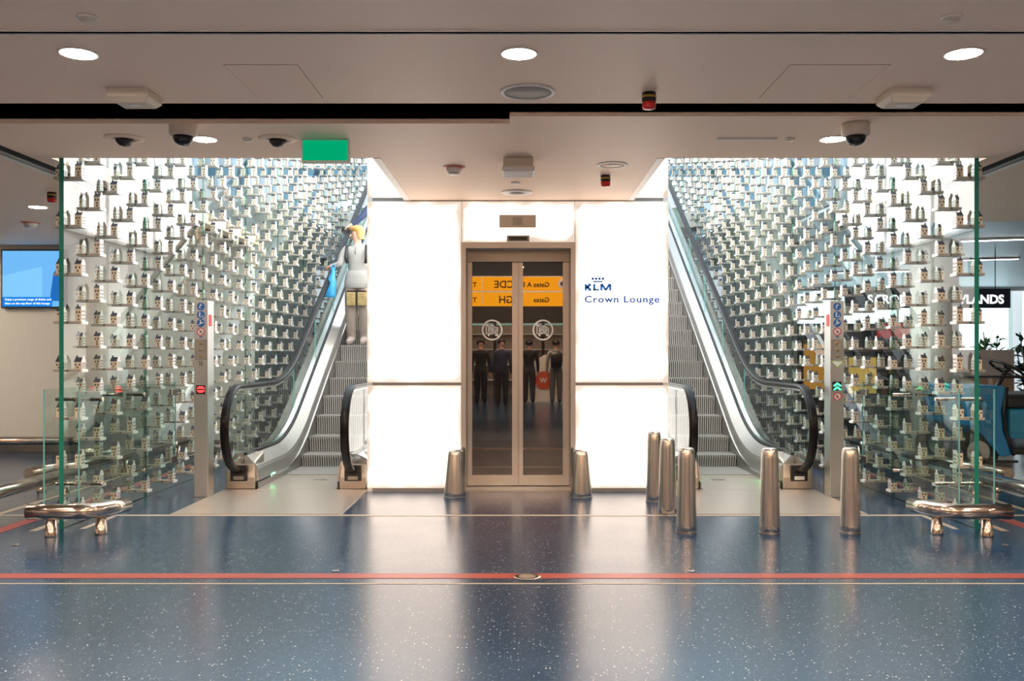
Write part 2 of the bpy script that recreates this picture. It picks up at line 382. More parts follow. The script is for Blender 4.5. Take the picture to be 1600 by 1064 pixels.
MB().box(XL+.06,DL-.03,YB+.055,YE,0,6.2).box(DR+.03,XR-.06,YB+.055,YE,0,6.2).box(DL-.03,DR+.03,YB+.055,YE,DT+.2,6.2).box(DL-.03,DR+.03,10.6,YE,0,DT+.2).build('core', M['seam'], bw)
MB().box(XL+.004,DL-.012,YB+.008,YB+.05,1.045,1.075).box(DR+.012,XR-.004,YB+.008,YB+.05,1.045,1.075).build('joint_strip', M['seam'], bw)
MB().box(XL+.004,XR-.004,YB+.008,YB+.05,2.86,2.895).build('joint_strip', M['seam'], bw)
MB().box(XL+.002,DL-.012,YB+.004,YB+.05,0,.033).box(DR+.012,XR-.002,YB+.004,YB+.05,0,.033).build('foot_strip', M['seam'], bw)
for s,xw in ((-1,XL),(1,XR)): MB().box(xw-s*.004,xw-s*.05,YB,YB+.05,0,6.2).build('corner_strip', M['white'], bw)

# lift door
d1 = empty('door_1', (0,9.22,0), 'double glazed lift door with champagne metal frame', None, None, 'structure')
f = MB()
f.box(DL-.012,DL+.035,YB-.004,9.34,0,DT).box(DR-.035,DR+.012,YB-.004,9.34,0,DT).box(DL-.012,DR+.012,YB-.006,9.34,DT-.03,DT+.028)
f.build('door_frame', M['alu'], d1)
MB().box(DL+.035,DR-.035,9.2,9.34,DT-.14,DT-.03).build('header', M['skirt'], d1)
MB().box(DL,DR,9.0,9.36,0,.012).build('threshold', M['alu'], d1)
mirror = bpy.data.materials.new('tinted_mirror_glass'); mirror.use_nodes = True
_t = mirror.node_tree; _t.nodes.clear()
_o = nd(_t,'ShaderNodeOutputMaterial'); _d = nd(_t,'ShaderNodeBsdfDiffuse'); _g = nd(_t,'ShaderNodeBsdfGlossy'); _x = nd(_t,'ShaderNodeMixShader')
_d.inputs[0].default_value = (.012,.012,.014,1); _g.inputs['Roughness'].default_value = .012; _g.inputs[0].default_value = (1,.98,.96,1); _x.inputs[0].default_value = .15
_t.links.new(_d.outputs[0],_x.inputs[1]); _t.links.new(_g.outputs[0],_x.inputs[2]); _t.links.new(_x.outputs[0],_o.inputs[0])
M['picto'] = mat('white_print', (.95,.95,.95), .5, var=.01, emit=(.8,.8,.8), es=.0)
def ring(mb, c, R, w, d=.004, n=40, mi=0):      # ring in the xz plane facing -y
    vs = []; fs = []
    for k in range(n):
        a = 2*PI*k/n
        for r in (R, R-w):
            for y in (c[1], c[1]+d): vs.append((c[0]+r*math.cos(a), y, c[2]+r*math.sin(a)))
    for k in range(n):
        a = 4*k; b = 4*((k+1) % n)
        fs += [(a,b,b+2,a+2),(a+1,a+3,b+3,b+1),(a,a+1,b+1,b),(a+2,b+2,b+3,a+3)]
    return mb.add(vs, fs, mi)
def bar2(mb, x0,z0,x1,z1,y,w,d=.004,mi=0):
    return mb.beam((x0,y+d/2,z0),(x1,y+d/2,z1),d,w,mi) if False else mb.obox(((x0+x1)/2,y+d/2,(z0+z1)/2), Vector((x1-x0,0,z1-z0))/2, (0,d/2,0), Vector((-(z1-z0),0,x1-x0)).normalized()*w/2, mi)
YD = 9.24
for k,(x0,x1) in enumerate(((-.522,-.008),(-.004,.508))):
    gx0, gx1 = ((-.478,-.070) if k == 0 else (.040,.446))
    z0,z1,gz0,gz1 = .02,2.335,.125,2.29
    f = MB().box(x0,gx0,YD,YD+.05,z0,z1).box(gx1,x1,YD,YD+.05,z0,z1).box(gx0,gx1,YD,YD+.05,z0,gz0).box(gx0,gx1,YD,YD+.05,gz1,z1)
    leaf = f.build('door_leaf', M['alu'], d1)
    MB().box(gx0,gx1,YD+.015,YD+.03,gz0,gz1).build('pane', mirror, leaf)
    cx, cz = (gx0+gx1)/2 + (0 if k else 0), 1.60
    p = ring(MB(), (cx,YD+.009,cz), .106, .016)
    bar2(p, cx-.072,cz+.072,cx+.072,cz-.072,YD+.009,.016)
    for (a,b,c_,d_) in ((-.06,.045,-.06,-.035),(-.075,.05,-.055,.05),(-.06,-.035,.06,-.035),(-.035,.03,.04,.03),(-.035,.03,-.035,-.02),(.04,.03,.04,-.02),(-.035,-.02,.04,-.02),(-.015,.03,-.015,.045),(.02,.03,.02,.045),(-.015,.045,.02,.045),(-.02,.015,.025,.015),(-.02,.015,-.02,-.01),(.025,.015,.025,-.01),(.055,.03,.055,-.035)):
        bar2(p, cx+a,cz+b,cx+c_,cz+d_,YD+.009,.008)
    p.lathe((cx-.035,YD+.009,cz-.052),[(.011,0),(.011,.004)],12,axis='y').lathe((cx+.04,YD+.009,cz-.052),[(.011,0),(.011,.004)],12,axis='y')
    p.build('pictogram', M['picto'], leaf)

def text(name, s, size, loc, m, parent=None, rotz=0, align='LEFT', ext=.003, bold=0, sx=1.0, space=1.0, fit=None, **kw):
    cu = bpy.data.curves.new(name,'FONT'); cu.body = s; cu.size = size; cu.align_x = align; cu.extrude = ext; cu.offset = bold
    cu.resolution_u = 3; cu.space_character = space
    t = bpy.data.objects.new(name, cu); C.objects.link(t)
    dg = bpy.context.evaluated_depsgraph_get(); me = bpy.data.meshes.new_from_object(t.evaluated_get(dg))
    bpy.data.objects.remove(t); bpy.data.curves.remove(cu)
    if fit:
        xs = [v.co.x for v in me.vertices]; sx = fit/(max(xs)-min(xs)); me.transform(Matrix.Translation((-min(xs),0,0)))
    me.transform(Matrix.Rotation(rotz,4,'Z') @ Matrix.Rotation(PI/2,4,'X') @ Matrix.Diagonal((sx,1,1,1)))
    me.materials.clear(); me.materials.append(m)
    o = bpy.data.objects.new(name, me); C.objects.link(o)
    base = ORG[parent] if parent else Vector((0,0,0)); o.location = Vector(loc)-base
    if parent: o.parent = parent
    ORG[o] = Vector(loc)
    return setp(o, **kw)
# logo on the right panel
lg = empty('wall_logo', (.93,YB,1.85), 'blue airline logo with crown above thin lounge lettering on glowing panel', 'logo')
yL = YB-.004
k_ = MB().box(.646,.668,yL,YB,1.981,2.046); bar2(k_,.664,2.010,.707,2.046,yL,.026); bar2(k_,.670,2.018,.708,1.981,yL,.026); k_.build('letter_k',M['blueb'],lg)
MB().box(.730,.752,yL,YB,1.981,2.046).box(.730,.790,yL,YB,1.981,1.998).build('letter_l',M['blueb'],lg)
k_ = MB().box(.801,.822,yL,YB,1.981,2.046).box(.888,.909,yL,YB,1.981,2.046); bar2(k_,.816,2.046,.855,1.984,yL,.022); bar2(k_,.894,2.046,.855,1.984,yL,.022); k_.build('letter_m',M['blueb'],lg)
text('lounge_lettering','Crown Lounge',.092,(.646,YB-.003,1.864),M['blue'],lg,bold=.0022,space=1.12,fit=.738)
c = MB()
for xk in (.727,.760,.793,.827): c.lathe((xk,yL,2.098),[(.0135,0),(.0135,.004)],16,axis='y')
c.box(.729,.823,yL,YB,2.063,2.076)
bar2(c,.777,2.113,.777,2.133,yL,.005); bar2(c,.768,2.123,.786,2.123,yL,.005)
c.build('crown', M['blue'], lg)
# intercom plate and sensor above the door
ic = empty('intercom_plate', (-.01,YB,2.6), 'beige metal intercom plate above the lift door', 'intercom')
MB().box(-.195,.168,YB-.012,YB,2.60,2.726).build('cover', M['cream'], ic, bevel=.003)
q = MB().box(-.075,.047,YB-.016,YB-.011,2.618,2.708).build('grille', M['alu'], ic)
g = MB()
for k in range(7): g.box(-.06,.032,YB-.018,YB-.0155,2.63+.0105*k,2.635+.0105*k)
g.build('slot', M['seam'], q)
sn = empty('door_sensor', (-.01,YB,2.46), 'dark flat motion sensor just above the lift door', 'sensor')
MB().box(-.12,.102,YB-.03,YB,2.463,2.522).build('housing', M['skirt'], sn, bevel=.006)
MB().box(-.10,.082,YB-.033,YB-.029,2.475,2.508).build('window', M['dark'], sn)

# ------------------------------------------------------------------ glass walls with house shelves
ORD = 'first second third fourth fifth sixth seventh eighth ninth tenth eleventh twelfth thirteenth fourteenth fifteenth sixteenth seventeenth eighteenth nineteenth twentieth twenty-first twenty-second'.split()
PW = 1.575; Y0 = 7.03
for s in (-1,1):
    gw = empty('wall_glass_left' if s < 0 else 'wall_glass_right', (s*G,Y0,0), 'tall clear glass wall carrying model houses, %s escalator' % ('left' if s < 0 else 'right'), None, None, 'structure')
    for k in range(9):
        y0 = Y0+k*PW+(.0 if k == 0 else .006); y1 = Y0+(k+1)*PW-.004; t = .018 if k == 0 else .009
        ztop = CZ-.005 if k == 0 and False else 6.6
        o = MB().box(s*G-t,s*G+t,y0,y1,.0,ztop).build('pane', [M['glass'],M['edge'],M['edgej']], gw)
        for p_ in o.data.polygons:
            if abs(p_.normal.x) < .5: p_.material_index = 1 if k == 0 and p_.normal.y < -.5 else 2

# house kinds, all with the gable front towards local +x
def house_parts(v):
    w, d, h = ((.054,.064,.072),(.050,.062,.088),(.060,.068,.058),(.049,.058,.098),(.056,.070,.066),(.052,.062,.078))[v]
    rh = (.032,.027,.036,.020,.030,.027)[v]
    x0,x1,y0,y1 = -w/2,w/2,-d/2,d/2
    body = MB().box(x0,x1-.004,y0,y1,0,h)
    wn_ = [(-.3,.62),(.22,.62),(-.05,.25)] if v % 2 == 0 else [(-.2,.72),(.22,.72),(.05,.42),(.05,.16)]
    for a,b in wn_:
        for yy in (y0-.0006,):
            body.box(a*w-.006,a*w+.006,yy,y0+.001,b*h-.008,b*h+.008,1)
        body.box(a*w-.006,a*w+.006,y1-.001,y1+.0006,b*h-.008,b*h+.008,1)
    roof = MB()
    ov = .003
    roof.prism([(x0-.002,y0-ov,h),(x0-.002,y1+ov,h),(x0-.002,0,h+rh)],(w-.004,0,0))
    roof.box(x0+.004,x0+.013,-.007,.007,h+rh*.5,h+rh+.014)
    fac = MB(); H = h+rh
    if v in (0,4): prof = [(y0,0),(y1,0),(y1,h+.004),(.012,H+.006),(-.012,H+.006),(y0,h+.004)]
    elif v in (1,5): prof = [(y0,0),(y1,0),(y1,h),(y1-.012,h),(y1-.012,h+.014),(y1-.022,h+.014),(y1-.022,H+.01),(y0+.022,H+.01),(y0+.022,h+.014),(y0+.012,h+.014),(y0+.012,h),(y0,h)]
    elif v == 2: prof = [(y0,0),(y1,0),(y1,h+.002),(.006,H+.012),(-.006,H+.012),(y0,h+.002)]
    else: prof = [(y0-.002,0),(y1+.002,0),(y1+.002,H-.006),(y1+.004,H),(y0-.004,H),(y0-.002,H-.006)]
    fac.prism([(x1-.004,a,b) for a,b in prof],(.006,0,0))
    for r in range(3):
        for a in (-.024,0,.024):
            zz = h*(.2+.3*r)
            fac.box(x1+.0018,x1+.0028,a*d/.07-.005,a*d/.07+.005,zz-.008,zz+.008,1)
    return body, roof, fac
def flipx(me):
    me.transform(Matrix.Diagonal((-1,1,1,1))); me.flip_normals(); return me
HP = [house_parts(v) for v in range(6)]
HM = {}
for s in (-1,1):
    for v,(b,r,fc) in enumerate(HP):
        ms = (b.mesh('model_house',[M['house'],M['pane_dark']]), r.mesh('roof',[M['roof']]), fc.mesh('gable_front',[M['facade'],M['pane_dark']]))
        if s > 0: ms = tuple(flipx(m_) for m_ in ms)
        HM[(s,v)] = ms
SH = MB().box(-.112,.112,-.046,.046,-.020,0)
TAG = MB().box(.107,.117,-.050,.050,-.022,.001)  # white end plate, its paleness standing for light on the shelf end
BOLT = MB().lathe((0,-.046,-.010),[(.0075,-.004),(.0075,.001)],10,axis='y')
SM = {}
for s in (-1,1):
    ms = (SH.mesh('house_shelf',[M['shelf']]), TAG.mesh('lit_end_plate',[M['facade']]), BOLT.mesh('clamp_bolt',[M['dark']]))
    if s > 0: ms = tuple(flipx(m_) for m_ in ms)
    SM[s] = ms
KIND = ['pointed-gable house','tall step-gabled house','squat house','tall flat-topped house','wide pointed-gable house','step-gabled house']
HG = 'miniature porcelain houses on the glass walls'
SG = 'small house shelves on the glass walls'
stuff = MB()
def child(me, parent):
    o = bpy.data.objects.new(me.name.split('.')[0], me); C.objects.link(o); o.parent = parent; return o
def merge(src, dx, dy, dz, s, mi):
    b = len(stuff.v); fl = -1 if s > 0 else 1
    stuff.v += [(fl*x+dx, y+dy, z+dz) for x,y,z in src.v]
    for fa, m_ in zip(src.f, src.m):
        stuff.f.append(tuple(b+i for i in (fa[::-1] if s > 0 else fa))); stuff.m.append(mi[m_]); stuff.sm.append(False)
ICOL, HCOL = 20, 10
hrand = random.Random(3)
for s in (-1,1):
    side = 'left' if s < 0 else 'right'
    nsh = nho = 0
    for c_ in range(45):
        y = 7.17+.315*c_
        zs = []
        k = -12
        while True:
            z = 2.746-.378*k-(.189 if c_ % 2 else 0); k += 1
            if z < .06: break
            py = 554-(z-1.35)*F/y
            if py < 226 or z > 6.3: continue
            if c_ % 5 == 4 and False: continue
            zs.append(z)
        for r,z in enumerate(zs):
            single = nsh < 150 and r < len(ORD) and c_ < len(ORD)
            hs = nho < 150
            if not single and hrand.random() < .03: continue
            if single:
                o = bpy.data.objects.new('house_shelf', SM[s][0]); C.objects.link(o); o.location = (s*G,y,z)
                child(SM[s][1],o); child(SM[s][2],o); nsh += 1
                setp(o,'small stone shelf through %s glass wall, %s column from front edge, %s from top' % (side,ORD[c_],ORD[r]),'shelf',SG)
            else:
                merge(SH,s*G,y,z,s,[0]); merge(TAG,s*G,y,z,s,[1])
            for q in (-1,1):       # q = +1 stands on the escalator side of the glass
                v = hrand.choice([0,0,1,2,3,4,5,5]); hx = s*G+q*(-s)*(.076 if q > 0 else .070)
                if hs:
                    ms = HM[(s,v)]
                    o = bpy.data.objects.new('model_house', ms[0]); C.objects.link(o); o.location = (hx,y,z+.0003)
                    child(ms[1],o); child(ms[2],o); nho += 1
                    setp(o,'cream %s, %s end of %s shelf down, %s column of %s glass wall' % (KIND[v],'inner' if q > 0 else 'outer',ORD[r],ORD[c_],side),'model house',HG)
                else:
                    for src,mi in zip(HP[v],([2,4],[3],[1,4])): merge(src,hx,y,z+.0003,s,mi)
o = stuff.build('model_house_rows',[M['shelf'],M['facade'],M['house'],M['roof'],M['pane_dark']],org=(0,14,0),
    label='hundreds of further miniature cream houses receding along both glass walls',cat='model houses',group=HG,kind='stuff')

# low glass guards clamped to the foot of each glass wall
for s in (-1,1):
    side = 'left' if s < 0 else 'right'
    for q,lab in ((1,'inside'),(-1,'outside')):
        x = s*(G-q*.135)
        ga = empty('glass_guard',(x,8.0,.2),'low clear glass guard %s the %s glass wall, held on steel rods' % (lab,side),'glass panel','low glass guards')
        o = MB().box(x-.006,x+.006,7.03,9.0,.2,1.08).build('pane',[M['glassb'],M['edgel']],ga)
        for p_ in o.data.polygons:
            if abs(p_.normal.x) < .5: p_.material_index = 1
        for yy in (7.32,8.15):
            for zz in (.31,.99):
                b0 = s*G-q*s*.0205; b1 = s*(G-q*.19)
                MB().lathe((min(b0,b1),yy,zz),[(.014,0),(.014,abs(b1-b0)-.02),(.02,abs(b1-b0)-.02),(.02,abs(b1-b0))],14,axis='x').build('standoff_rod',M['bronze'],ga)
        if q > 0:
            for zz in (.32,.98):
                MB().box(x-.014,x+.014,8.88,9.03,zz-.035,zz+.035).build('clamp',M['bronze'],ga,bevel=.006)

# ------------------------------------------------------------------ escalators
TN = .58
def line(Y,h,knee,bl=.62):
    # flat at height h, then rising at slope TN beyond the knee, blended
    if Y <= knee-bl: return h
    if Y >= knee+bl: return h+TN*(Y-knee)
    u = Y-(knee-bl); return h+TN*u*u/(4*bl)
def g(Y): return line(Y,0,10.72)
YT = 18.4
YS = [9.12,9.3,9.6,9.9]+[10.0+.1*k for k in range(16)]+[11.6+.85*k for k in range(9)]
def rail_path():
    p = []
    for k in range(17):
        a = -PI*.46+ (PI*.96)*k/16            # from lower inlet forward and up to the top
        p.append((9.05-.43*math.cos(a), .62+.43*math.sin(a)))
    p = [(9.40,.17),(9.22,.175)]+p
    p += [(9.3,1.05),(9.7,1.05),(10.1,1.05)]
    Y = 10.25
    while Y < 11.7: p.append((Y,line(Y,1.05,10.91))); Y += .12
    while Y < YT+.3: p.append((Y,line(Y,1.05,10.91))); Y += .8
    return p
RP = rail_path()
def escalator(s):
    # s = -1: left, +1: right; X is written as distance from the centre
    side = 'left' if s < 0 else 'right'
    e = empty('escalator',(s*2.22,9.5,0),'%s escalator with glass balustrades, %s' % (side,'carrying a woman down' if s < 0 else 'empty grey steps rising beside the lettering'),'escalator','pair of escalators')
    SK0, SK1 = 1.83, 2.61
    X = lambda v: s*v
    # steps
    fr = -int((13.29-10.5)/.4)-1
    for k in range(-7,13):
        y0 = 13.29+.4*k; y1 = y0+.4
        zt = 1.49+.232*k; zn = max(zt,0); 
        if k == -6: zt = .145
        if k <= -7: zt = .012
        zb = {-7:-.05,-6:.012}.get(k, zt-.235 if k > -5 else .14)
        st = MB().box(X(SK0)+.004*s,X(SK1)-.004*s,y0-.003,y1,zt-.03,zt)
        rs = []
        for i in range(6):
            u = i/5; rs.append((y0+.02*math.sin(u*PI*.6), zt-.03-(zt-.03-zb)*u))
        vs = []
        for (yy,zz) in rs: vs += [(X(SK0)+.004*s,yy,zz),(X(SK1)-.004*s,yy,zz)]
        bck = len(vs); vs += [(X(SK0)+.004*s,y0+.2,zt-.03),(X(SK1)-.004*s,y0+.2,zt-.03),(X(SK0)+.004*s,y0+.2,zb),(X(SK1)-.004*s,y0+.2,zb)]
        fs = [(2*i,2*i+1,2*i+3,2*i+2) for i in range(5)]+[(bck,bck+2,bck+3,bck+1),(10,11,bck+3,bck+2)]
        st.add(vs,fs)
        st.build('step',M['step'],e)
    # landing plate and comb
    MB().box(X(1.50),X(2.94),7.665,9.07,.0006,.006).box(X(1.835),X(2.62),9.07,10.12,.0006,.008).build('landing_plate',M['plate'],e)
    MB().box(X(SK0)+.004*s,X(SK1)-.004*s,10.12,10.52,.0,.016).build('comb_plate',M['step'],e)
    MB().box(X(2.06),X(2.2),9.7,9.78,.0082,.009).build('maker_plate',M['steelh'],e)
    for inner in (0,1):
        # t maps profile distance from the skirt outwards
        sk = SK1 if not inner else SK0; d = 1 if not inner else -1
        XX = lambda t: X(sk+d*t)
        def sw(name,sec,m,ys=YS,parent=e,smooth=True):
            secs = [[(XX(t),Y,z) for t,z in sec(Y)] for Y in ys]
            return MB().loft(secs).build(name,m,parent)
        wid = .335 if not inner else .31
        # skirt, inner deck, outer deck, cladding down to the floor
        ga_ = lambda Y,h: line(Y,h,10.72+.17*h)
        sw('skirt_panel',lambda Y: [(0,max(g(Y)-.45,0)),(0,ga_(Y,.07)),(.012,ga_(Y,.07)),(.012,max(g(Y)-.45,0))],M['skirt'])
        sw('skirt_moulding',lambda Y: [(-.006,ga_(Y,.06)),(-.006,ga_(Y,.085)),(.016,ga_(Y,.085)),(.016,ga_(Y,.06))],M['deck'],[y for y in YS if y > 9.5])
        sw('inner_deck',lambda Y: [(.002,ga_(Y,.085)),(.010,ga_(Y,.20)),(.022,ga_(Y,.235)),(.125,ga_(Y,.345)),(.145,ga_(Y,.345)),(.145,ga_(Y,.085))],M['deckw'])
        sw('deck_groove',lambda Y: [(.118,ga_(Y,.338)),(.118,ga_(Y,.362)),(.15,ga_(Y,.366)),(.15,ga_(Y,.338))],M['dark'])
        sw('outer_deck',lambda Y: [(.15,ga_(Y,.25)),(.15,ga_(Y,.352)),(.215,ga_(Y,.352)),(wid,ga_(Y,.30)),(wid,ga_(Y,.25))],M['deck'])
        sw('side_cladding',lambda Y: [(wid-.02,0 if Y < 12.8 or not inner else 0),(wid-.02,ga_(Y,.25)),(wid,ga_(Y,.25)),(wid,0)],M['deckw'])
        # handrail and guide
        hx = .19 if not inner else .17
        def rail(name,w,h,off,m,path,parent=e):
            secs = []
            for i,(yy,zz) in enumerate(path):
                a = path[max(i-1,0)]; b = path[min(i+1,len(path)-1)]
                t_ = Vector((0,b[0]-a[0],b[1]-a[1])).normalized(); nn = Vector((0,-t_.z,t_.y))   # outward side of the loop
                if i < 2: nn = Vector((0,0,-1))
                cc = Vector((XX(hx),yy,zz))+nn*off
                sec = []
                for k in range(12):
                    an = 2*PI*k/12; cx_, sy_ = math.cos(an), math.sin(an)
                    ex = lambda q_: math.copysign(abs(q_)**.55,q_)
                    sec.append(cc+Vector((ex(cx_)*w/2,0,0))+nn*(ex(sy_)*h/2))
                secs.append(sec)
            return MB().loft(secs,smooth=True).build(name,m,parent)
        hr = rail('handrail',.085,.042,-.018,M['rubber'],RP)
        rail('handrail_guide',.045,.03,-.052,M['deck'],RP[3:],hr)
        # balustrade glass: panes between deck and rail
        def pane(y0,y1,front=False):
            top = [(yy,zz) for yy,zz in RP if yy >= y0-1e-6 and yy <= y1+1e-6] if not front else [q for i,q in enumerate(RP) if 4 <= i and q[0] <= y1+1e-6]
            if not front:
                top = [(y0,line(y0,1.05,10.91))]+[q for q in top if y0+.01 < q[0] < y1-.01 and q[1] > 1.0]+[(y1,line(y1,1.05,10.91))]
            else: top = top+[(y1,line(y1,1.05,10.91))]
            top = [(a, b-.05) if not front or i > 16 else (a+(9.05-a)*.12, b+(.62-b)*.12) for i,(a,b) in enumerate(top)]
            nb = 8; y00 = y0 if not front else 9.30
            bot = [(y1+(y00-y1)*k/nb) for k in range(nb+1)]
            bot = [(yy,ga_(yy,.35)) for yy in bot]
            poly = top+bot
            bm = bmesh.new(); t = .006
            vv = [bm.verts.new((XX(hx)-t,a,b)) for a,b in poly]
            fa = bm.faces.new(vv); r_ = bmesh.ops.extrude_face_region(bm,geom=[fa])
            bmesh.ops.translate(bm,vec=(2*t,0,0),verts=[q for q in r_['geom'] if isinstance(q,bmesh.types.BMVert)])
            bmesh.ops.recalc_face_normals(bm,faces=bm.faces)
            for f_ in bm.faces: f_.material_index = 0 if abs(f_.normal.x) > .9 else 1
            bmesh.ops.triangulate(bm,faces=[f_ for f_ in bm.faces if len(f_.verts) > 4])
            bm.verts.ensure_lookup_table()
            for v_ in bm.verts: v_.co -= ORG[e]
            me = bpy.data.meshes.new('balustrade_pane'); bm.to_mesh(me); bm.free()
            me.materials.append(M['glassb']); me.materials.append(M['edgel'])
            o = bpy.data.objects.new('balustrade_pane',me); C.objects.link(o); o.parent = e
            ORG[o] = ORG[e]
        pane(8.6,11.28,True)
        yy = 11.29
        while yy < YT-.3: pane(yy,yy+1.19); yy += 1.2
        # newel base with inlet
        xa, xb = XX(.03), XX(.325 if not inner else .305)
        nb_ = MB()
        x_0, x_1 = min(xa,xb), max(xa,xb)
        nb_.loft([[(x_0,9.08,0),(x_1,9.08,0),(x_1,9.42,0),(x_0,9.42,0)],[(x_0,9.09,.12),(x_1,9.09,.12),(x_1,9.42,.12),(x_0,9.42,.12)],
                  [(x_0+.01,9.12,.26),(x_1-.01,9.12,.26),(x_1,9.42,.33),(x_0,9.42,.33)],[(x_0+.02,9.16,.285),(x_1-.02,9.16,.285),(x_1,9.42,.352),(x_0,9.42,.352)]])
        nb = nb_.build('newel_base',M['newel'],e,bevel=.012)
        xc = XX(hx)
        MB().box(xc-.085,xc+.085,9.072,9.12,.085,.245).build('rail_inlet',M['dark'],nb,bevel=.01)
        MB().lathe((xc,9.07,.19),[(.05,-.03),(.062,0),(.062,.03)],16,axis='y',sx=1.0,sy=.55).build('inlet_brush',M['rubber'],nb)
        MB().box(xc-.05,xc+.05,9.068,9.0725,.10,.135).build('data_plate',M['skirt'] if s < 0 else M['white'],nb)
        # green running light in the skirt
        xs = XX(.0)
        led = MB().box(min(xs,xs-d*.012),max(xs,xs-d*.012),9.60,9.74,.06,.095)
        led.build('running_light',M['green'],e,bevel=.004)
        if not inner:
            MB().box(XX(.03)-.01*0,XX(.115),9.98,10.04,.26,.262).build('red_mark',M['redlight'],e) if False else None
    return e
M['green'] = emis('green_led',(.05,1,.25),22)
M['redlight'] = emis('red_led',(1,.02,.02),4)
ESC = [escalator(s) for s in (-1,1)]

# ------------------------------------------------------------------ people (skinned bodies)
SKIN = mat('skin', (.60,.36,.26), .5, var=.05, vscale=12)
def cloth(name, col, rough=.85): return mat(name, col, rough, var=.10, vscale=14, bump=.25, bscale=26)
def person(name, loc, H, joints, mats, label, look=(0,-1,0), hair=None, hairmat=None, group=None, fingers=True, hem=None):
    """joints override the standing pose (fractions of H, facing -y); mats: skin, top, legs, shoes"""
    J = dict(pel=(0,0,.53), wai=(0,0,.60), che=(0,.0,.715), nkb=(0,.005,.815), nck=(0,.0,.853), jaw=(0,-.012,.886), hed=(0,-.004,.930), top=(0,.0,.968),
             shR=(-.105,.005,.80), elR=(-.135,.01,.63), wrR=(-.14,-.03,.49), haR=(-.14,-.045,.44),
             shL=(.105,.005,.80), elL=(.135,.01,.63), wrL=(.14,-.03,.49), haL=(.14,-.045,.44),
             hiR=(-.052,0,.505), knR=(-.055,-.012,.275), anR=(-.056,.006,.045), toR=(-.062,-.085,.020),
             hiL=(.052,0,.505), knL=(.055,-.012,.275), anL=(.056,.006,.045), toL=(.062,-.085,.020))
    J.update(joints)
    Rr = dict(pel=(.085,.062), wai=(.078,.055), che=(.098,.066), nkb=(.052,.045), nck=(.031,.033), jaw=(.036,.042), hed=(.047,.056), top=(.030,.036),
              sh=(.044,.044), el=(.030,.030), wr=(.019,.022), ha=(.020,.015), hi=(.064,.066), kn=(.050,.052), an=(.036,.038), to=(.026,.020))
    B = [('pel','wai',1),('wai','che',1),('che','nkb',1),('nkb','nck',0),('nck','jaw',0),('jaw','hed',0),('hed','top',0)]
    for q in 'RL':
        B += [('che','sh'+q,1),('sh'+q,'el'+q,1),('el'+q,'wr'+q,1),('wr'+q,'ha'+q,0),('pel','hi'+q,2),('hi'+q,'kn'+q,2),('kn'+q,'an'+q,2),('an'+q,'to'+q,3)]
    keys = list(J); pts = [Vector(J[k])*H for k in keys]
    rad = [tuple(v*H for v in (Rr.get(k) or Rr[k[:2]])) for k in keys]
    edges = [(keys.index(a),keys.index(b)) for a,b,_ in B]; segs = [(pts[keys.index(a)],pts[keys.index(b)],m_) for a,b,m_ in B]
    if fingers:
        for q,sg in (('R',-1),('L',1)):
            hp = Vector(J['ha'+q])*H; wp = Vector(J['wr'+q])*H; d = (hp-wp).normalized()
            ac = Vector((0,1,0)) if abs(d.z) > .5 else Vector((0,0,1)).cross(d).normalized()
            dn = Vector((-sg*.35,-.1,0)) if abs(d.z) > .5 else Vector((0,0,-.5))
            for k in range(4):
                a = hp+ac*(k-1.5)*.0115*H
                ln = (.040,.048,.046,.036)[k]*H
                m1 = a+d*ln*.55+dn*.006*H; m2 = a+d*ln+dn*.026*H
                i0 = len(pts); pts += [m1,m2]; rad += [(.0055*H,.0055*H),(.0045*H,.0045*H)]
                edges += [(keys.index('ha'+q),i0),(i0,i0+1)]; segs += [(hp,m1,0),(m1,m2,0)]
            th = wp+(hp-wp)*.5-ac*.024*H; t2 = th+d*.024*H
            i0 = len(pts); pts += [th,t2]; rad += [(.007*H,.007*H),(.005*H,.005*H)]
            edges += [(keys.index('wr'+q),i0),(i0,i0+1)]; segs += [(wp,th,0),(th,t2,0)]
    me = bpy.data.meshes.new('rig'); me.from_pydata(pts,edges,[]); o = bpy.data.objects.new('rig',me); C.objects.link(o)
    o.modifiers.new('skin','SKIN'); sv = me.skin_vertices[0].data
    for i,r in enumerate(rad): sv[i].radius = r; sv[i].use_root = (i == 0)
    sb = o.modifiers.new('sub','SUBSURF'); sb.levels = 2; sb.render_levels = 2
    dg = bpy.context.evaluated_depsgraph_get(); bm_ = bpy.data.meshes.new_from_object(o.evaluated_get(dg))
    bpy.data.objects.remove(o); bpy.data.meshes.remove(me)
    bm_.materials.clear()
    for m_ in mats: bm_.materials.append(m_)
    for p_ in bm_.polygons:
        c_ = p_.center; best = 9; bi = 0
        for a,b,m_ in segs:
            ab = b-a; t = max(0,min(1,(c_-a).dot(ab)/max(ab.length_squared,1e-9))); dd = (c_-a-ab*t).length
            if m_ == 0 and a in (pts[keys.index('nkb')],): dd += .012
            if dd < best: best = dd; bi = m_
        if hem and bi == 2 and c_.z > hem*H: bi = 1
        p_.material_index = bi; p_.use_smooth = True
    body = bpy.data.objects.new(name,bm_); C.objects.link(body); body.location = loc; ORG[body] = Vector(loc)
    setp(body,label,'person',group)
    hc = (Vector(J['hed'])*.55+Vector(J['jaw'])*.45)*H+Vector(loc); L = Vector(look).normalized(); sd = L.cross(Vector((0,0,1))).normalized()
    up = Vector((0,0,1)); k = H
    # face: eyes, nose, mouth
    fe = MB()
    for q in (-1,1): fe.lathe(hc+L*.052*k+sd*q*.017*k+up*.004*k,[(.0015*k,-.003*k),(.005*k,0),(.0015*k,.003*k)],8)
    fe.build('eyes',M['dark'],body)
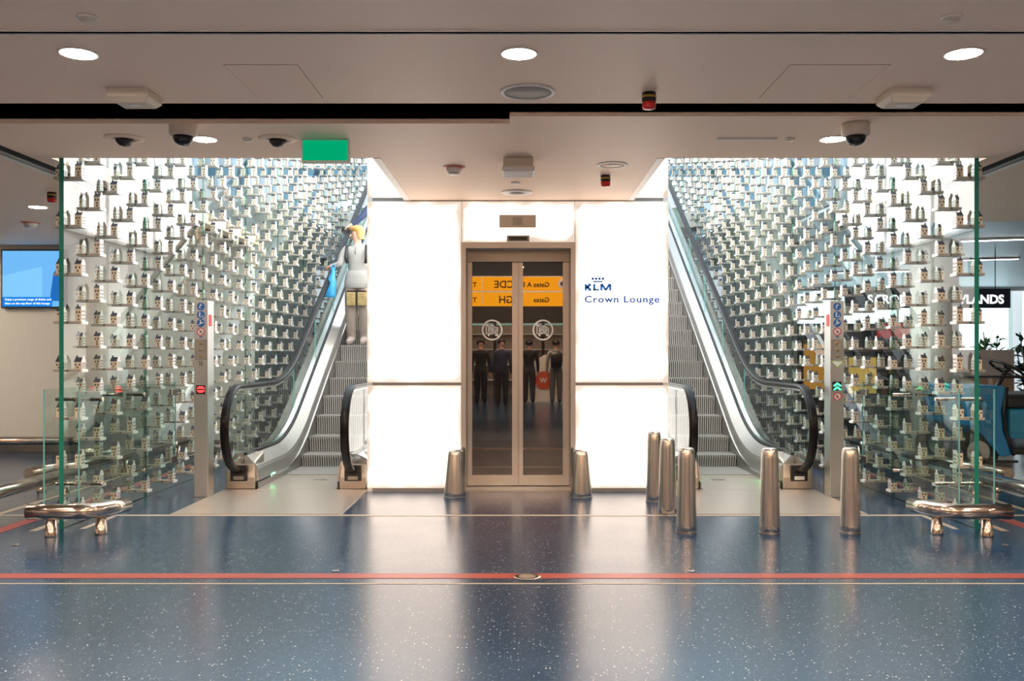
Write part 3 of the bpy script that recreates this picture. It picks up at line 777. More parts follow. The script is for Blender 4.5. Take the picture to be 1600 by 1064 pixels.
    MB().loft([[hc+L*.050*k+up*.008*k+sd*q*.003*k for q in (-1,1,0)],[hc+L*(.066*k if i == 2 else .050*k)-up*.014*k+sd*q*.008*k for i,q in enumerate((-1,1,0))]]).build('nose',mats[0],body)
    MB().obox(hc+L*.049*k-up*.026*k,sd*.012*k,L*.004*k,up*.0025*k).build('mouth',M['lip'],body)
    if hair:
        drop, vol = hair      # drop: how far hair hangs below the crown, vol: thickness
        hm = MB(); n_, mrings = 20, 9; vs = []; top = hc+up*.030*k
        for i in range(mrings+1):
            u = i/mrings
            for j in range(n_):
                an = 2*PI*j/n_; dirv = L*math.cos(an)+sd*math.sin(an)
                if u < .55:
                    ph = u/.55*PI/2; r = math.sin(ph); z = math.cos(ph)*.046*k
                else:
                    r = 1.0-.08*(u-.55)/.45; z = -(u-.55)/.45*drop*k
                face = max(0,math.cos(an)-.12)/.88
                if u > .38: r *= 1-.42*face**.6*min(1,(u-.38)/.15)
                if u > .55: z *= 1-.9*min(1,face*2)
                rx = .062*k*vol
                vs.append(top+dirv*r*rx*(1.0+.12*abs(math.cos(an)))+up*z)
        fs = [(i*n_+j,i*n_+(j+1)%n_,(i+1)*n_+(j+1)%n_,(i+1)*n_+j) for i in range(mrings) for j in range(n_)]
        hm.add(vs,fs,0,True); hm.build('hair',hairmat,body)
    return body
M['lip'] = mat('lips',(.45,.16,.13),.5,var=.05)
fleece = cloth('white_fleece',(.33,.325,.31)); beig = cloth('beige_trousers',(.27,.22,.185)); shoe = mat('pale_shoe',(.45,.36,.32),.6,var=.05)
blond = mat('blond_hair',(.45,.26,.07),.45,var=.25,vscale=20,stretch=(8,8,1)); grey = mat('grey_hair',(.42,.40,.38),.5,var=.2,vscale=20,stretch=(8,8,1))
navy = cloth('navy_jacket',(.035,.05,.11)); darkt = cloth('dark_trousers',(.03,.03,.035)); black = cloth('black_coat',(.01,.01,.012)); blk = mat('black_shoe',(.015,.013,.012),.4,var=.1)
HW = 1.80
WL = (-2.39,13.47,1.49)
wo = person('person',WL,HW,dict(
        shR=(-.098,-.005,.795), elR=(-.135,-.06,.66), wrR=(-.185,-.055,.650), haR=(-.215,-.045,.642),
        elL=(.135,.03,.64), wrL=(.130,-.04,.52), haL=(.125,-.05,.475), jaw=(-.012,-.012,.886), hed=(-.006,-.004,.930),
        anR=(-.048,.0,.045), toR=(-.075,-.070,.020), toL=(.045,-.085,.02)),
    [SKIN,fleece,beig,shoe],'blond woman in white fleece and beige trousers riding down, hand on the handrail',look=(-.80,-.6,-.1),hair=(.075,1.05),hairmat=blond,hem=.475)
zp = MB().tube([Vector(WL)+Vector((-.01,-.128,1.33)),Vector(WL)+Vector((-.01,-.100,1.44))],.006,6); zp.build('fleece_zip',M['skirt'],wo)
MB().tube([Vector(WL)+Vector((.085*math.cos(a),.01-.075*math.sin(a),1.485-.02*math.sin(a))) for a in [PI*k/12-.3 for k in range(20)]],.017,8).build('collar',fleece,wo)
MB().loft([[Vector(WL)+Vector((rx*math.cos(2*PI*k/24),ry*math.sin(2*PI*k/24),z)) for k in range(24)] for rx,ry,z in ((.195,.128,.835),(.205,.136,.845),(.203,.134,.92),(.185,.125,1.02),(.165,.112,1.10))],smooth=True).build('fleece_hem',fleece,wo)
bk = MB(); W0 = Vector(WL)
for q in (-1,1):
    bk.tube([W0+Vector((q*.135,-.125,1.20)),W0+Vector((q*.15,-.135,1.30)),W0+Vector((q*.145,-.08,1.45)),W0+Vector((q*.12,.03,1.475)),W0+Vector((q*.12,.12,1.40))],.022,8)
bp_ = empty('backpack',W0+Vector((0,.16,1.0)),'dark backpack worn on the back of the woman in white','backpack')
bk.build('strap',M['dark'],bp_)
MB().loft([[W0+Vector((x*w_,.135+y*d_,z)) for x,y in ((-1,0),(1,0),(1,1),(-1,1))] for z,w_,d_ in ((.98,.12,.12),(1.05,.15,.16),(1.3,.15,.15),(1.42,.11,.08))],smooth=True).build('pack',mat('dark_nylon',(.025,.025,.03),.7,var=.1),bp_,bevel=.02)
camo = mat('gold_camouflage',(.33,.25,.10),.6,var=.75,vscale=30)
pu = empty('waist_pouch',W0+Vector((.02,-.13,.62)),'two gold camouflage pouches hanging in front of the woman\'s thighs','pouch')
for q in (-.075,.085):
    MB().box(W0.x+q-.065,W0.x+q+.065,W0.y-.165,W0.y-.115,W0.z+.575,W0.z+.775).build('pouch',camo,pu,bevel=.015)
MB().box(W0.x-.14,W0.x+.15,W0.y-.135,W0.y-.118,W0.z+.78,W0.z+.80).build('belt',M['dark'],pu)
# blue plastic bag hanging from the woman's wrist
bagm = mat('blue_plastic_film',(.05,.42,.85),.25,var=.15,vscale=12,trans=.25)
hb = W0+Vector((-.185*HW,-.085*HW,.632*HW))
bag = empty('plastic_bag',hb-Vector((0,0,.45)),'bright blue plastic carrier bag hanging from the woman\'s hand','bag')
secs = []
for z,w_,d_,ox in ((.0,.016,.012,0),(-.07,.03,.02,0),(-.14,.045,.035,-.01),(-.24,.065,.05,-.025),(-.34,.085,.055,-.045),(-.41,.10,.05,-.06),(-.44,.09,.03,-.06)):
    secs.append([hb+Vector((ox+w_*math.cos(2*PI*j/14)*(1+.16*math.sin(3*j+z*23)+.1*math.sin(5*j-z*40)),d_*math.sin(2*PI*j/14),z)) for j in range(14)])
MB().loft(secs,smooth=True).build('bag_body',bagm,bag)
MB().tube([hb+Vector((-.02,0,-.06)),hb+Vector((-.03,0,.02)),hb+Vector((0,.01,.045)),hb+Vector((.03,0,.02)),hb+Vector((.02,0,-.06))],.009,8).build('handle',bagm,bag)
# man higher up, behind the backlit wall; his hand rests on the handrail
ML = (-2.24,15.08,2.42)
person('person',ML,1.78,dict(shR=(-.11,-.005,.80),elR=(-.20,-.06,.67),wrR=(-.285,-.07,.60),haR=(-.315,-.072,.585),elL=(.14,0,.64),wrL=(.13,-.07,.53),haL=(.12,-.09,.50)),
    [SKIN,navy,darkt,blk],'grey-haired man in navy jacket behind the woman, his hand on the handrail',look=(-.3,-.9,-.3),hair=(.03,1.0),hairmat=grey)

# ------------------------------------------------------------------ sign posts by the escalators
M['signw'] = mat('sign_white',(.80,.80,.80),.4,var=.01); M['signb'] = mat('sign_blue',(.01,.13,.42),.35,var=.02)
M['redp'] = mat('print_red',(.62,.03,.03),.4,var=.02); M['amber'] = mat('brass_lock',(.55,.42,.22),.25,1,var=.05)
M['postw'] = mat('satin_steel',(.66,.64,.62),.3,.9,var=.05,vscale=8,stretch=(8,8,.5))
def disc(mb,x,z,y,r,d=.004,n=28,mi=0): return mb.lathe((x,y,z),[(r,0),(r,d)],n,mi,axis='y')
for s in (-1,1):
    xo, xi = s*3.075, s*2.945
    x0,x1 = min(xo,xi),max(xo,xi); xc = (x0+x1)/2; yf = 8.60
    po = empty('sign_post',(xc,8.68,0),'%s steel post with round escalator safety signs and %s display' % ('left' if s < 0 else 'right','red stop' if s < 0 else 'green arrow'),'post','steel sign posts')
    MB().box(x0,x1,yf,8.77,0,1.86).build('column',M['postw'],po,bevel=.003)
    MB().box(x0+.005,x1-.005,yf-.003,yf,1.50,1.85).build('sign_plate',mat('sign_plate',(.55,.53,.51),.4,.5,var=.03),po)
    for k,z in enumerate((1.805,1.725,1.648)):
        sg = disc(MB(),xc,z,yf-.006,.0365).build('safety_sign',M['signb'],po)
        b = MB(); y = yf-.009
        if k == 0: bar2(b,xc-.004,z+.012,xc-.012,z-.006,y,.009); bar2(b,xc-.012,z-.006,xc-.002,z-.022,y,.006); bar2(b,xc-.008,z+.006,xc+.014,z+.01,y,.005); disc(b,xc+.002,z+.02,y,.006)
        elif k == 1: bar2(b,xc-.012,z+.014,xc-.012,z-.016,y,.010); bar2(b,xc-.012,z-.018,xc+.02,z-.018,y,.006); bar2(b,xc+.018,z-.018,xc+.018,z,y,.006); disc(b,xc-.008,z+.022,y,.006); bar2(b,xc-.01,z+.008,xc+.008,z+.008,y,.004)
        else: bar2(b,xc-.026,z-.018,xc+.026,z+.006,y,.006); bar2(b,xc-.004,z+.014,xc-.002,z-.006,y,.010); bar2(b,xc,z+.006,xc+.016,z+.008,y,.005); disc(b,xc-.002,z+.022,y,.006)
        b.build('pictogram',M['signw'],sg)
    def nosign(z):
        sg = disc(MB(),xc,z,yf-.006,.036).build('safety_sign',M['signw'],po)
        r = ring(MB(),(xc,yf-.010,z),.0375,.007,d=.004,n=28); bar2(r,xc-.025,z+.025,xc+.025,z-.025,yf-.010,.005); r.build('prohibition_ring',M['redp'],sg)
        b = MB(); bar2(b,xc-.012,z-.012,xc+.012,z+.006,yf-.0085,.006); bar2(b,xc-.004,z+.014,xc,z-.012,yf-.0085,.006); b.build('pictogram',M['dark'],sg)
    nosign(1.568)
    MB().box(xc-.014,xc+.014,yf-.0055,yf-.002,1.512,1.522).build('stamp',M['signb'],po)
    MB().box(x0+.008,x1-.008,yf-.004,yf,1.30,1.495).build('lock_plate',M['steel'],po)
    for z in (1.455,1.395,1.335):
        k_ = MB().lathe((xc,yf-.016,z),[(.011,0),(.015,.004),(.015,.014)],14,axis='y').build('key_lock',M['amber'],po)
        MB().box(xc-.0015,xc+.0015,yf-.0175,yf-.0155,z-.007,z+.007).build('key_slot',M['dark'],k_)
    if s < 0:
        q = MB().box(xc-.024,xc+.024,yf-.008,yf,1.245,1.293).build('call_button',M['steelh'],po,bevel=.003)
        MB().box(xc-.015,xc+.015,yf-.010,yf-.0075,1.254,1.284).build('button_face',M['skirt'],q)
        dz = 1.02
    else:
        MB().prism([(xc-.058,yf-.004,1.29),(xc+.058,yf-.004,1.29),(xc+.058,yf-.004,1.275),(xc+.008,yf-.004,1.225),(xc-.008,yf-.004,1.225),(xc-.058,yf-.004,1.275)],(0,.004,0)).build('sticker',mat('lime_sticker',(.35,.55,.12),.5,var=.05),po)
        MB().prism([(xc-.046,yf-.006,1.284),(xc+.046,yf-.006,1.284),(xc+.046,yf-.006,1.277),(xc,yf-.006,1.233),(xc-.046,yf-.006,1.277)],(0,.002,0)).build('sticker_face',M['signw'],po)
        dz = 1.055
    sc_ = MB().box(xc-.045,xc+.04,yf-.005,yf+.001,dz-.045,dz+.04).build('display',M['dark'],po)
    b = MB(); y = yf-.008
    if s < 0:
        for sg_ in (1,-1):
            b.prism([(xc-.036,y,dz+sg_*.006),(xc+.036,y,dz+sg_*.006),(xc+.030,y,dz+sg_*.020),(xc+.015,y,dz+sg_*.030),(xc-.015,y,dz+sg_*.030),(xc-.030,y,dz+sg_*.020)],(0,.003,0))
        b.build('stop_symbol',M['redlight'],sc_)
    else:
        for zo in (.008,-.028):
            b.prism([(xc-.036,y,dz+zo-.004),(xc,y,dz+zo+.024),(xc+.036,y,dz+zo-.004),(xc+.036,y,dz+zo-.014),(xc+.018,y,dz+zo-.010),(xc,y,dz+zo+.006),(xc-.018,y,dz+zo-.010),(xc-.036,y,dz+zo-.014)],(0,.003,0))
        b.build('arrow_symbol',emis('green_display',(.05,1,.3),3),sc_)
        nosign(.955)
    xs = xi+(.002 if s < 0 else -.002)
    MB().box(xs-.002,xs+.002,8.63,8.70,1.62,1.73).build('side_label',M['redp'],po)

# ------------------------------------------------------------------ bollards and bumper rails
def lathe_obj(name,x,y,prof,m,parent=None,sy=1.0,n=32,z=0,**kw):
    return MB().lathe((x,y,z),prof,n,sy=sy).build(name,m,parent,**kw)
BL = [((1.244,8.37),'farthest tall tapered steel bollard, against the glowing panel corner'),((1.258,7.70),'middle of the three steel bollards in line beside right escalator'),
      ((1.272,6.90),'nearest of the three steel bollards lined up beside right escalator'),((1.898,6.88),'lone tapered steel bollard before the middle of the right escalator landing'),
      ((2.514,6.90),'tapered steel bollard standing beside the right sign post')]
for (x,y),lab in BL:
    b = empty('bollard',(x,y,0),lab,'bollard','tall steel bollards')
    lathe_obj('shell',x,y,[(.076,.0),(.0755,.06),(.064,.56),(.060,.62),(.054,.637),(.040,.645),(.0,.646)],M['steel'],b)
    MB().lathe((x,y,.0005),[(.080,0),(.080,.005)],32).build('base_ring',M['skirt'],b)
    for a in (-2.2,-1.6,-.9): MB().lathe((x+.077*math.cos(a),y+.077*math.sin(a),.04),[(.004,-.003),(.004,.003)],8,axis='y').build('screw',M['dark'],b)
for x,lab in ((-.612,'short wide conical steel bollard left of the lift door'),(.592,'short wide conical steel bollard right of the lift door')):
    b = empty('cone_bollard',(x,8.62,0),lab,'bollard','conical bollards beside the lift door')
    lathe_obj('shell',x,8.62,[(.104,0),(.102,.05),(.066,.40),(.060,.43),(.048,.444),(.0,.448)],M['steel'],b,sy=.8)
    lathe_obj('base_ring',x,8.62,[(.107,0),(.107,.004)],M['skirt'],b,sy=.82,z=.0005)
    MB().box(min(x,x-.0)+(.035 if x < 0 else -.085),x+(.085 if x < 0 else -.035),8.69,8.93,.0,.448).build('wall_bracket',M['skirt'],b,bevel=.03)
def rail_bar(name,path,legs,lab,r=.058,grp='low tubular bumper rails'):
    c_ = Vector(path[0]); e_ = empty(name,(c_.x,c_.y,0),lab,'bumper rail',grp)
    MB().tube(path,r,20).build('tube',M['bronze'],e_)
    for (x,y) in legs: MB().lathe((x,y,0),[(.047,0),(.046,.01),(.033,.15)],20).build('leg',M['bronze'],e_)
for s in (-1,1):
    sd_ = 'left' if s < 0 else 'right'
    z = .185; pa = [(s*3.64,6.74,z),(s*3.45,6.74,z),(s*3.30,6.745,z),(s*3.24,6.755,z),(s*3.18,6.785,z),(s*3.13,6.84,z),(s*3.095,6.92,z),(s*3.05,7.06,z)]
    rail_bar('bumper_rail',pa,((s*3.475,6.75),(s*3.145,6.84)),'short bent steel bumper rail round the front foot of the %s glass wall' % sd_)
    rail_bar('bumper_rail',[(s*4.36,6.6,.2),(s*4.34,9.0,.2)],((s*4.355,7.0),(s*4.345,8.7)),'straight steel bumper rail outside the %s glass wall, nearest' % sd_)
    rail_bar('bumper_rail',[(s*4.72,8.75,.2),(s*4.55,9.6,.2),(s*4.5,12.3,.2)],((s*4.7,8.95),(s*4.5,10.4),(s*4.5,12.0)),'long steel bumper rail further back outside the %s glass wall' % sd_)
rail_bar('bumper_rail',[(-13.5,12.45,.17),(-5.3,12.45,.17)],[(-13+1.45*k,12.45) for k in range(6)],'steel bumper rail along the foot of the off-white wall')
struct('baseboard_left',MB().box(-14,-3.96,12.67,12.699,0,.16),M['skirt'])

# ------------------------------------------------------------------ ceiling fittings
glow = emis('downlight_lens',(1.0,.80,.62),DOWN_LIGHT)
LABD = {(-2.22,4.58):'round glowing downlight at the ceiling\'s upper left',(0.0,4.58):'round glowing downlight above the middle of the hall',(2.24,4.58):'round glowing downlight at the ceiling\'s upper right',
        (-2.22,6.40):'round downlight behind the left hanging dome camera',(2.21,6.40):'round downlight behind the right hanging dome camera',(-4.95,9.35):'round downlight in the side bay above the screen',(5.0,8.4):'round unlit-looking downlight in the right side bay',
        (-7.2,9.35):'added unseen downlight in the side bay, second from the glass',(-9.4,9.35):'added unseen downlight in the side bay, third from the glass',(-7.6,11.3):'added unseen downlight close to the off-white wall',(-9.9,11.3):'added unseen downlight close to the off-white wall, farther left'}  # lamps on this line are unseen, added to brighten the left bay
for (x,y),lab in list(LABD.items())+[((x,y),'round downlight above the photographer, %s from the left' % ORD[i]) for j,y in enumerate((2.75,)) for i,x in enumerate((-6.6,-4.4,-2.2,0,2.2,4.4,6.6))]+[((x,4.58),'round downlight beyond the frame, %s from the left' % ORD[i]) for i,x in enumerate((-6.66,-4.44,4.44,6.66))]:
    d = empty('downlight',(x,y,CZ),lab,'ceiling light','round ceiling downlights')
    MB().lathe((x,y,CZ-.006),[(.095,.006),(.095,.0),(.086,-.002),(.086,.006)],32).build('ring',M['white'],d)
    MB().lathe((x,y,CZ-.004),[(.085,0),(.085,.003)],32).build('lens',glow if x != 5.0 else M['white'],d)
def cyl_thing(name,x,y,lab,cat,parts,grp=None):
    o = empty(name,(x,y,CZ),lab,cat,grp)
    for pn,prof,m in parts: MB().lathe((x,y,CZ),prof,28).build(pn,m,o)
    return o
GR = mat('speaker_grille',(.40,.37,.35),.6,var=.08,vscale=200)
cyl_thing('ceiling_speaker',.05,5.25,'large round grey loudspeaker grille with white ring by the middle downlight','speaker',[('ring',[(.158,0),(.158,-.008),(.138,-.010),(.138,-.002),(.135,0)],M['white']),('grille',[(.138,0),(.138,-.005),(.0,-.006)],GR)])
cyl_thing('ceiling_speaker',.745,7.27,'small round speaker with glossy white ring near the red beacon','speaker',[('ring',[(.122,0),(.122,-.006),(.098,-.008),(.098,0)],M['white']),('grille',[(.098,0),(.098,-.004),(0,-.004)],M['ceil']),('hub',[(.03,-.003),(.03,-.007),(0,-.007)],M['white'])])
cyl_thing('ceiling_vent',-.02,8.5,'round white air diffuser directly above the lift door','vent',[('ring',[(.145,0),(.145,-.008),(.05,-.012),(.05,0)],M['white']),('core',[(.062,-.010),(.062,-.016),(0,-.016)],GR)])
cyl_thing('round_sensor',-.03,8.02,'tiny white round cap between the white box and the diffuser','sensor',[('cap',[(.042,0),(.042,-.012),(.036,-.015),(0,-.015)],M['white'])])
for x,y,lab in ((-1.94,4.09,'small white round detector at the top left of the ceiling'),(1.945,4.09,'small white round detector at the top right of the ceiling'),(-1.91,6.40,'tiny round sensor cap between the downlight and second camera'),(1.90,6.39,'tiny round sensor cap left of the right downlight'),):
    r = .046 if y < 5 else .036
    cyl_thing('ceiling_detector',x,y,lab,'detector',[('base',[(r,0),(r,-.008),(r*.9,-.012)],M['white']),('cap',[(r*.8,-.010),(r*.75,-.018),(0,-.020)],M['cream'])],'small ceiling detectors')
for x,y,lab in ((-.525,7.36,'white smoke detector with red collar above the glowing wall'),(-5.62,10.45,'white smoke detector with red collar in the left side bay')):
    k = 1.0 if x > -2 else 1.15
    cyl_thing('smoke_detector',x,y,lab,'smoke detector',[('collar',[(.092*k,0),(.088*k,-.008),(.06*k,-.010)],M['redp'] if True else 0),('rim',[(.096*k,0),(.096*k,-.004),(.09*k,-.005)],M['cream']),('body',[(.066*k,-.008),(.062*k,-.035),(.046*k,-.050),(.044*k,-.062),(0,-.062)],M['white']),('slot',[(.047*k,-.048),(.047*k,-.052)],M['dark'])],'smoke detectors')
for x,y,lab in ((.755,5.28,'red alarm beacon near the large loudspeaker grille'),(.735,7.72,'red alarm beacon above the glowing right panel'),(-4.38,8.52,'red alarm beacon in the left side bay')):
    cyl_thing('alarm_beacon',x,y,lab,'alarm',[('base',[(.040,0),(.042,-.04),(.040,-.055)],M['dark']),('band',[(.0425,-.018),(.0425,-.032)],mat('gold_label',(.45,.28,.05),.4,var=.05)),('lens',[(.040,-.055),(.041,-.075),(.036,-.092),(0,-.095)],M['red'])],'red alarm beacons')
for x,lab in ((-2.21,'hanging dome camera with black dome, left of the exit sign'),(2.215,'hanging dome camera with black dome on the right side')):
    cyl_thing('dome_camera',x,5.98,lab,'camera',[('housing',[(.086,0),(.090,-.01),(.090,-.075),(.078,-.082),(.070,-.085)],M['cream']),('dome',[(.066,-.083),(.064,-.105),(.052,-.128),(.030,-.143),(0,-.148)],M['dome'] if 'dome' in M else M['dark'])],'hanging dome cameras')
for x,y,lab in ((-2.77,6.38,'recessed dome camera with flat ring at the far left'),(-1.70,6.40,'recessed dome camera with flat ring beside the exit sign')):
    cyl_thing('recessed_camera',x,y,lab,'camera',[('ring',[(.135,0),(.132,-.006),(.065,-.012),(.065,0)],M['ceil']),('dome',[(.06,-.008),(.056,-.03),(.035,-.052),(0,-.060)],M['dark'])],'recessed dome cameras')
# green exit sign
ex = empty('exit_sign',(-1.36,6.42,2.7),'plain green lit exit sign box with white frame under the ceiling','exit sign')
MB().box(-1.535,-1.195,6.40,6.46,2.705,2.868).build('frame',M['white'],ex,bevel=.004)
MB().box(-1.522,-1.208,6.394,6.401,2.718,2.858).build('face',emis('green_sign_face',(.0,.36,.15),.68),ex)
# white box over the lift lobby, wireless boxes either side
ap = empty('ceiling_box',(0,7.06,2.75),'white square box hung from the ceiling above the lift lobby','ceiling box')
MB().box(-.122,.110,6.98,7.2,2.79,CZ).build('mount',M['cream'],ap,bevel=.008)
MB().box(-.132,.120,6.96,7.22,2.755,2.80).build('cover',M['white'],ap,bevel=.012)
for s in (-1,1):
    x = s*2.235
    bx_ = empty('wedge_box',(x,5.3,CZ),'beige wedge-shaped aerial box on the %s of the ceiling' % ('left' if s < 0 else 'right'),'aerial box','beige aerial boxes')
    MB().loft([[(x-.12,5.16,CZ-.0),(x+.12,5.16,CZ-.0),(x+.12,5.40,CZ),(x-.12,5.40,CZ)],[(x-.12,5.18,CZ-.045),(x+.12,5.18,CZ-.045),(x+.12,5.39,CZ-.045),(x-.12,5.39,CZ-.045)],[(x-.09,5.22,CZ-.07),(x+.09,5.22,CZ-.07),(x+.09,5.37,CZ-.07),(x-.09,5.37,CZ-.07)]]).build('housing',M['cream'],bx_,bevel=.008)
    MB().box(x-.03,x+.03,5.26,5.31,CZ-.073,CZ-.069).build('label_plate',M['white'],bx_)
# access hatches
for s,x0,x1 in ((-1,-1.46,-1.17),(1,1.30,1.87)):
    x0,x1 = (-1.55,-1.16) if s < 0 else (1.42,1.95)
    h = empty('access_hatch',((x0+x1)/2,5.0,CZ),'square access hatch outline in the ceiling, %s of the middle downlight' % ('left' if s < 0 else 'right'),'hatch','ceiling access hatches')
    MB().box(x0+.004,x1-.004,4.764,5.376,CZ-.0025,CZ+.001).build('panel',M['ceil'],h)
    MB().box(x0,x1,4.76,5.38,CZ-.0008,CZ+.0005).build('gap',M['seam'],h)
tk = MB().box(1.39,1.81,6.37,6.40,CZ-.012,CZ); tk.build('ceiling_strip',M['white'],label='thin white strip on the ceiling left of the right dome camera',cat='trim strip')
# shutter tracks beside the glass walls
for s in (-1,1):
    t_ = empty('shutter_track',(s*3.9,8.5,CZ),'dark recessed shutter track along the %s side of the ceiling' % ('left' if s < 0 else 'right'),'track','ceiling shutter tracks')
    MB().box(s*3.84-.075,s*3.84+.075,5.9,12.6,CZ-.004,CZ-.0005).build('channel',M['blackm'],t_)
    MB().box(s*3.93-.015,s*3.93+.015,5.9,12.6,CZ-.02,CZ).build('lip',M['white'],t_)
    MB().box(s*3.86-.02,s*3.86+.02,5.9,12.6,CZ-.012,CZ-.003).build('guide',M['skirt'],t_)

# ------------------------------------------------------------------ left side bay: screen and column
tv = empty('wall_screen',(-6.8,12.65,2.0),'blue information screen on the off-white wall at far left','screen')
yT = 12.62
a0 = P(4,392,yT); a1 = P(99,479,yT)
MB().box(a0.x-.02,a1.x+.02,yT,12.70,a1.z-.02,a0.z+.02).build('bezel',M['dark'],tv)
sx0,sx1,sz0,sz1 = a0.x,a1.x,a1.z,a0.z; sw_,sh_ = sx1-sx0,sz1-sz0
MB().box(sx0,sx1,yT-.004,yT,sz0,sz1).build('picture',emis('screen_blue',(.16,.48,.90),.66),tv)
MB().prism([(sx0,yT-.006,sz0+sh_*.18),(sx0+sw_*.65,yT-.006,sz0+sh_*.18),(sx0+sw_*.65,yT-.006,sz0+sh_*.72),(sx0,yT-.006,sz0+sh_*.55)],(0,.003,0)).build('picture_area',emis('screen_light_blue',(.22,.58,.95),.66),tv)
MB().prism([(sx0+sw_*.78,yT-.008,sz0+sh_*.1),(sx0+sw_*.98,yT-.008,sz0+sh_*.1),(sx0+sw_*.96,yT-.008,sz0+sh_*.55),(sx0+sw_*.9,yT-.008,sz0+sh_*.68),(sx0+sw_*.84,yT-.008,sz0+sh_*.6)],(0,.003,0)).build('picture_figure',emis('screen_dark_blue',(.02,.16,.55),.6),tv)
MB().box(sx0,sx0+sw_*.82,yT-.010,yT-.006,sz0,sz0+sh_*.17).build('caption_bar',emis('screen_bar',(.01,.22,.75),.65),tv)
scw = emis('screen_text',(.8,.9,1),.9)
text('caption','Enjoy a premium range of drinks and',.043,(sx0+.04,yT-.012,sz0+.085),scw,tv)
text('caption','bites on the top floor of this lounge',.043,(sx0+.04,yT-.012,sz0+.03),scw,tv)
for s in (-1,1):
    x = s*5.55; y = 12.15
    co = empty('round_column',(x,y,0),'thick round pale column outside the %s glass wall' % ('left' if s < 0 else 'right'),'column','round columns')
    MB().lathe((x,y,0),[(.30,.12),(.30,CZ-.0)],40).build('shaft',M['white'],co)
    MB().lathe((x,y,0),[(.31,0),(.31,.12)],40).build('foot_ring',M['steelh'],co)
MB().box(-5.95,-5.45,12.5,12.69,2.62,CZ-.01).build('wall_projector_box',M['dark'],label='black box mounted at the top of the wall beside the screen',cat='box')

# ------------------------------------------------------------------ right side bay: shop
sg = empty('shop_sign',(7.2,16,2.2),'dark navy hanging shop sign with white letters behind the right glass wall','sign')
yS = 16.0
b0 = P(1322,451,yS); b1 = P(1579,481,yS)
MB().box(b0.x,b1.x,yS,yS+.08,b1.z,b0.z).build('board',mat('navy_board',(.012,.022,.05),.4,var=.05),sg)
whl = emis('sign_letters',(1,1,1),1.0)
t0 = P(1355,474,yS)
text('letters','S FROM THE LOWLANDS',.215,(t0.x,yS-.006,t0.z),whl,sg,bold=.006,sx=.99)
for x in (b0.x+.3,b1.x-.25): MB().lathe((x,yS+.04,b0.z),[(.008,0),(.008,3.2-b0.z)],8).build('hanger',M['dark'],sg)
for k,(x,y) in enumerate(((6.6,12.2),(7.3,14.5),(8.6,17.5),(7.8,20.0))):
    o = empty('linear_light',(x,y,3.19),'slim white linear light on the mesh ceiling, %s from the front' % ORD[k],'ceiling light','linear lights')
    MB().beam((x-.9,y+.25,3.18),(x+.9,y-.25,3.18),.08,.03).build('housing',M['white'],o)
    MB().beam((x-.88,y+.245,3.162),(x+.88,y-.245,3.162),.06,.01).build('diffuser',emis('linear_lens',(1,1,1),6),o)
# posters and shelves in the shop
pc = [((.75,.33,.04),(5.05,1.15,.55,.75)),((.55,.04,.03),(6.35,1.75,.7,.25)),((.85,.55,.12),(5.75,1.0,.45,.6)),((.10,.16,.28),(7.75,.8,.5,.9)),((.30,.42,.12),(7.1,1.1,.45,.5))]
nm = ['glowing orange poster','dark red sign board','yellow lit poster','blue-grey display panel','green display panel']
for k,(col,(x,z,w_,h_)) in enumerate(pc):
    o = empty('shop_poster',(x,15.2,z-h_/2),'%s in the shop behind the right glass wall' % nm[k],'poster','shop displays')
    MB().box(x-w_/2,x+w_/2,15.2,15.24,z-h_/2,z+h_/2).build('board',emis('poster_%d' % k,col,.35) if k < 3 else mat('poster_%d' % k,col,.5,var=.2),o)
    MB().box(x-w_/2-.02,x+w_/2+.02,15.235,15.27,z-h_/2-.02,z+h_/2+.02).build('frame',M['skirt'],o)
    MB().box(x-.03,x+.03,15.25,15.3,0,z-h_/2).build('stand',M['skirt'],o)
for k,x in enumerate((4.75,5.76,6.77)):
    o = empty('shop_shelf_unit',(x,15.9,0),'%s dark gondola shelf unit in the shop on the right' % ['nearest','middle','farthest'][k],'shelf unit','shop shelf units')
    MB().box(x-.5,x+.5,16.1,16.14,0,1.9).build('back_panel',mat('shelf_back',(.10,.13,.17),.5,var=.1),o)
    for z in (.2,.6,1.0,1.4,1.8): MB().box(x-.5,x+.5,15.75,16.1,z,z+.03).build('shelf_board',M['skirt'],o)
gr_ = random.Random(5)
for k in range(22):
    x = 4.32+.135*k; z = (.63,1.03,1.43)[k % 3]; cn = gr_.choice(['red','yellow','green','cream','navy']); col = dict(red=(.6,.1,.05),yellow=(.8,.5,.1),green=(.15,.3,.1),cream=(.7,.65,.5),navy=(.1,.15,.4))[cn]
    h_ = gr_.uniform(.14,.24)
    MB().loft([[(x-.05,15.8,z),(x+.05,15.8,z),(x+.05,15.9,z),(x-.05,15.9,z)],[(x-.05,15.8,z+h_),(x+.05,15.8,z+h_),(x+.05,15.9,z+h_),(x-.05,15.9,z+h_)],[(x-.05,15.845,z+h_+.03),(x+.05,15.845,z+h_+.03),(x+.05,15.855,z+h_+.03),(x-.05,15.855,z+h_+.03)]]).build('shop_packet',mat('packet_%d' % k,col,.5,var=.1),label='%s packet on a shop shelf behind the right glass wall, %s from the left' % (cn,ORD[k]),cat='packet',group='packets on the shop shelves')
